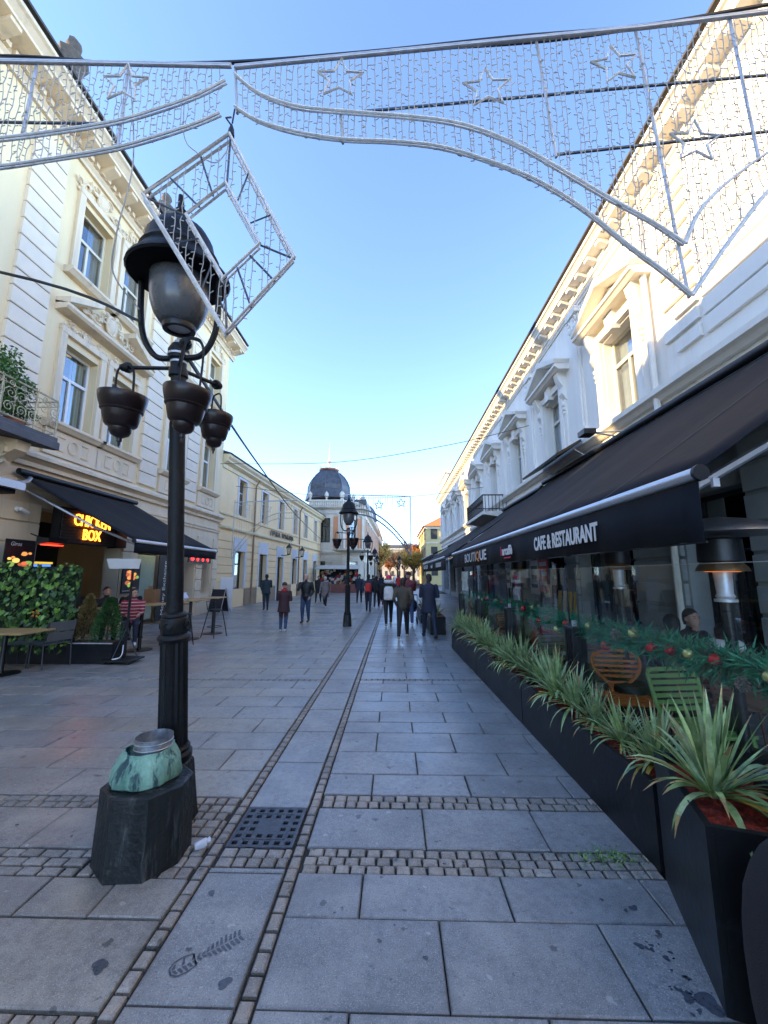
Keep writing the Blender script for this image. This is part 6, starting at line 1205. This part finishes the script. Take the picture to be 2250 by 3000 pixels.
person('person with red backpack walking away left of the channel', (-1.22, 18.9, 0), 0, 1.76, teal, djean, blk, phase=-1, extras=backpack(redm, .15, .42))
person('man in dark coat and cap walking away beyond the second lamp', (-2.15, 24.6, 0), 0, 1.76, navy, blk, blk, phase=1, coat=.1, hat=teal, extras=handbag(blk))
person('dark clothed walker just right of the red backpack', (-.95, 21.5, 0), 0, 1.66, blk, blk, blk, phase=1)
person('hooded navy walker partly hidden left of the pink hat', (-.75, 22.8, 0), 0, 1.72, navy, djean, redm, phase=-1, hood=navy, coat=.2)
person('person in dark red jacket in the middle distance by the channel', (-1.55, 29, 0), 0, 1.7, dred, blk, blk, phase=1)
person('woman in dark red coat with red scarf seen from behind on the left', (-3.42, 12.4, 0), .1, 1.50, dred, jean, whs, hair=hairm, phase=-1, pose='stand', coat=.2, fat=1.1, extras=scarf(redm), hat=C('dark_brown_hat', (.05, .03, .03)), arms=('phone', 'bent'))
person('bald man in black leather jacket holding a phone, facing the camera', (-3.25, 14.7, 0), A180-.1, 1.76, leath, jean, C('brown_shoe', (.08, .05, .03)), hair=skinm2, skin=skinm2, phase=1, pose='stand', fat=1.15, arms=('pocket', 'face'))
person('woman in dark coat walking towards the camera behind the bald man', (-4.75, 25, 0), A180, 1.66, blk, blk, blk, phase=1, coat=.3, extras=handbag(blk, -1))
person('elderly woman in pale knit hat and checked coat walking towards the camera', (-3.7, 21.4, 0), A180, 1.62, greyc, blk, whs, skin=skinm2, phase=-1, coat=.32, fat=1.12, hat=cream_h, extras=scarf(C('pale_pink_scarf', (.5, .38, .38))))
person('man in dark teal jacket standing by the yellow house wall', (-6.3, 19.6, 0), .5, 1.76, teal, djean, blk, pose='stand', phase=1, coat=.1, arms=('pocket', 'phone'), fat=1.1)
q = random.Random(12); far_cols = [('dark', blk), ('red', redm), ('navy', navy), ('grey', greyc), ('white', white), ('brown', brn)]
for i, (x, y) in enumerate(((-.6, 36), (.4, 38), (1.2, 41), (-1.4, 45), (.1, 50), (1.5, 54), (.9, 34))): person('far walker in a %s coat, small in the distant crowd, %s' % (far_cols[i % 6][0], ('first', 'second', 'third', 'fourth', 'fifth', 'sixth', 'seventh')[i]+' nearest of it'), (x, y, 0), q.choice((0, PI)), q.uniform(1.62, 1.8), far_cols[i % 6][1], djean, blk, phase=q.choice((-1, 1)), coat=.15, group='far')
for o_ in list(SC.objects):
    if o_.get('group') == 'far': o_['group'] = 'walkers in the distant crowd'
# stroller
t = thing('stroller', 'dark baby stroller pushed by the man in burgundy', 'stroller', (.62, 14.75, 0))
for x in (-.2, .2):
    for y in (-.25, .3): mb = MB(); mb.lathe([(.001, -.015), (.1, -.015), (.1, .015), (.001, .015)], 16, (x, y, .1), Matrix.Rotation(PI/2, 3, 'Y')); mb.build('wheel', rubber, t)
    mb = MB(); mb.tube([(x, .3, .12), (x, -.1, .55), (x, -.42, 1.02)], .014, 6); mb.build('frame_tube', steel, t); mb = MB(); mb.tube([(x, -.25, .12), (x, .1, .55)], .014, 6); mb.build('frame_tube', steel, t)
mb = MB(); mb.tube([(-.2, -.42, 1.02), (.2, -.42, 1.02)], .016, 6); mb.build('handle', rubber, t); mb = MB(); mb.loft([((0, .05, .4), .17, .25), ((0, .05, .55), .2, .32), ((0, .08, .62), .19, .3)], 14); mb.build('seat', navy, t, True); mb = MB(); mb.lathe([(.22, 0), (.2, .12), (.12, .22), (.001, .25)], 14, (0, -.08, .62)); mb.build('canopy', navy, t, True)
# seated guests
SG = 'people seated outside the snack bar'
stripe = stripes('red_striped_knit', [(.30, .015, .03), (.30, .015, .03), (.50, .42, .40), (.30, .015, .03)], 14, 2)
def mask(t, k, hz): q_ = MB(); q_.ball((0, .10*k, (hz+.68)*k), .05*k, 10, 7, (1, .6, .9)); q_.build('face_mask', M('pale_mask', (.55, .62, .68), .8), t, True)
person('person in red and white striped sweater at the bar table', (-5.95, 9.05, .22), A180+.5, 1.58, stripe, djean, whs, pose='sit', arms=('fwd', 'bent'), group=SG, head_turn=.5)
person('person in black with pale face mask seated under the snack bar awning', (-6.75, 9.25, .22), A180+.9, 1.62, blk, blk, blk, pose='sit', arms=('fwd', 'fwd'), group=SG, extras=mask)
person('second masked person in black right of the first under the awning', (-6.55, 9.85, .22), A180+.9, 1.64, blk, blk, blk, pose='sit', arms=('fwd', 'bent'), group=SG, extras=mask)
TG = 'guests seated on the terrace'
person('guest in navy jacket seated with back turned behind the glass', (3.24, 4.78, -.05), -.30, 1.74, navy, djean, blk, pose='sit', arms=('fwd', 'fwd'), fat=1.3, group=TG, lean=.15)
person('guest in dark clothes leaning chin on hand, facing the camera', (3.86, 5.55, -.03), A180+.1, 1.74, blk, blk, blk, pose='sit', arms=('fwd', 'face'), group=TG, lean=.2)
person('guest in red jacket with white collar seated right of the navy guest', (3.50, 4.42, -.06), -.5, 1.68, redm, djean, blk, pose='sit', arms=('fwd', 'fwd'), group=TG, hood=white)
slat_chair('brown chair under the guest in navy', (3.24, 4.73, 0), PI-.30, brc); slat_chair('brown chair under the guest leaning on one hand', (3.86, 5.6, 0), .1, brc); slat_chair('brown chair under the guest in red', (3.50, 4.37, 0), PI-.5, brc)
# ================================================================ souvenir stall before the domed house
t = thing('souvenir_stall', 'souvenir stall crowded with red and brown goods before the domed house', 'stall', (-5.1, 38.2, 0)); q = random.Random(21)
mb = MB(); mb.box((-2.2, -.5, 0), (1.6, .5, .8)); mb.build('counter', M('stall_cloth', (.25, .1, .08), .8), t); mb = MB(); mb.box((-2.2, .5, 0), (1.6, .55, 2.3)); mb.build('back_board', dark, t); mb = MB(); mb.prof([(0, 0), (.05, .0), (.05, .05), (0, .05)], 0, 1)
mb = MB(); mb.add([(-2.4, -1.0, 2.25), (1.8, -1.0, 2.25), (1.8, .6, 2.6), (-2.4, .6, 2.6), (-2.4, -1.0, 2.2), (1.8, -1.0, 2.2), (1.8, .6, 2.55), (-2.4, .6, 2.55)], [(0, 1, 2, 3), (7, 6, 5, 4), (0, 4, 5, 1), (1, 5, 6, 2), (2, 6, 7, 3), (3, 7, 4, 0)]); mb.build('canopy', M('stall_canvas', (.55, .52, .46), .8), t)
gc = [M('goods_%d' % i, c, .7) for i, c in enumerate(((.5, .03, .03), (.6, .55, .45), (.2, .1, .06), (.05, .06, .09), (.5, .3, .1), (.6, .5, .45)))]
for i in range(70):
    mb = MB(); x, z = q.uniform(-2.1, 1.5), q.uniform(.8, 2.1); r = q.uniform(.07, .16); y = -.3+(z-.8)*.5
    if i % 2: mb.box((x-r, y-.05, z-r), (x+r, y+.05, z+r))
    else: mb.ball((x, y, z), r, 8, 6, (1, .6, 1.2))
    mb.build('goods', gc[i % 6], t)
mb = MB()
for z in [2.75+i*.2 for i in range(5)]: mb.box((-5.0+2.1, 2.82, z), (-5+6.5, 2.98, z+.11))
lv = thing('louvre', 'white horizontal louvre panel above the souvenir stall', 'louvre', (-5.2, 38.0, 0))
for i in range(6): mb = MB(); mb.box((-1.9, 2.6, 2.65+i*.17), (1.5, 2.75, 2.75+i*.17)); mb.build('slat', wh3, lv)
# ================================================================ trees at the end of the street
barkm = M('grey_bark', (.10, .075, .055), .9, var=.3, vs=4, bump=.5, bs=8)
def tree(label, loc, H, seed, leaf=None, nleaf=0, spread=1.0, ls=.16, fill=(.45, 1.)):
    t = thing('tree', label, 'tree', loc); q = random.Random(seed); mb = MB(); tips = []
    def grow(p, d, L, r, lv):
        pts = [p]; dd = d.copy()
        for i in range(4): dd = (dd+Vector((q.uniform(-.18, .18), q.uniform(-.18, .18), q.uniform(-.02, .12)))).normalized(); pts.append(pts[-1]+dd*L/4)
        mb.tube(pts, r, 6 if lv < 2 else 4, r*.6)
        if lv >= 2: tips.extend(pts[2:])
        if lv < 4:
            for i in range(3 if lv else 5):
                f = q.uniform(.45, 1.); b = pts[min(4, int(f*4))]; a = q.uniform(0, 2*PI); nd = (dd*.75+Vector((math.cos(a), math.sin(a), q.uniform(0, .5)))*.75*spread).normalized(); grow(b, nd, L*q.uniform(.55, .75), r*.5, lv+1)
    grow(Vector((0, 0, 0)), Vector((0, 0, 1)), H*.42, H*.022, 0); mb.build('trunk', barkm, t)
    if leaf:
        mb = MB()
        for i in range(nleaf):
            c = q.choice(tips)+Vector((q.gauss(0, .28), q.gauss(0, .28), q.gauss(0, .25))); a = Vector((q.uniform(-1, 1), q.uniform(-1, 1), q.uniform(-1, 1))).normalized()*ls*q.uniform(.6, 1.3); b = a.orthogonal().normalized()*ls*.6
            mb.add([tuple(c-a), tuple(c+b), tuple(c+a), tuple(c-b)], [(0, 1, 2, 3)])
        stuff(mb.build('crown', leaf, t, recalc=False))
aut = leafmat('autumn_leaf', (.42, .18, .05), (.62, .34, .10)); aut2 = leafmat('yellow_autumn_leaf', (.36, .25, .05), (.60, .45, .12)); aut3 = leafmat('rust_leaf', (.45, .15, .05), (.60, .26, .09))
tree('bushy yellow brown tree left of the street end', (-2.6, 84, 0), 10.5, 1, aut2, 5200, 1.1, .2); tree('orange leaved tree right of the street end', (5.0, 78, 0), 11.5, 2, aut3, 6000, 1.0, .2); tree('yellow leaved tree between the two far lamps and the orange tree', (3.6, 70, 0), 8.0, 3, aut2, 3600, 1.1, .17)
tree('bare pale tree behind the far yellow tree on the left', (-3.6, 98, 0), 13, 4, None); tree('bare tree behind the orange tree on the right', (4.6, 96, 0), 14.5, 5, aut, 700, .9); tree('thin bare tree in the middle of the far view', (.8, 112, 0), 12, 6, aut, 1500, 1.0); tree('rusty tree far behind on the left of the view', (-1.0, 125, 0), 12, 7, aut3, 3500, 1.0, .22); tree('rusty tree far behind on the right of the view', (3.2, 122, 0), 13, 8, aut, 3500, 1.0, .22)
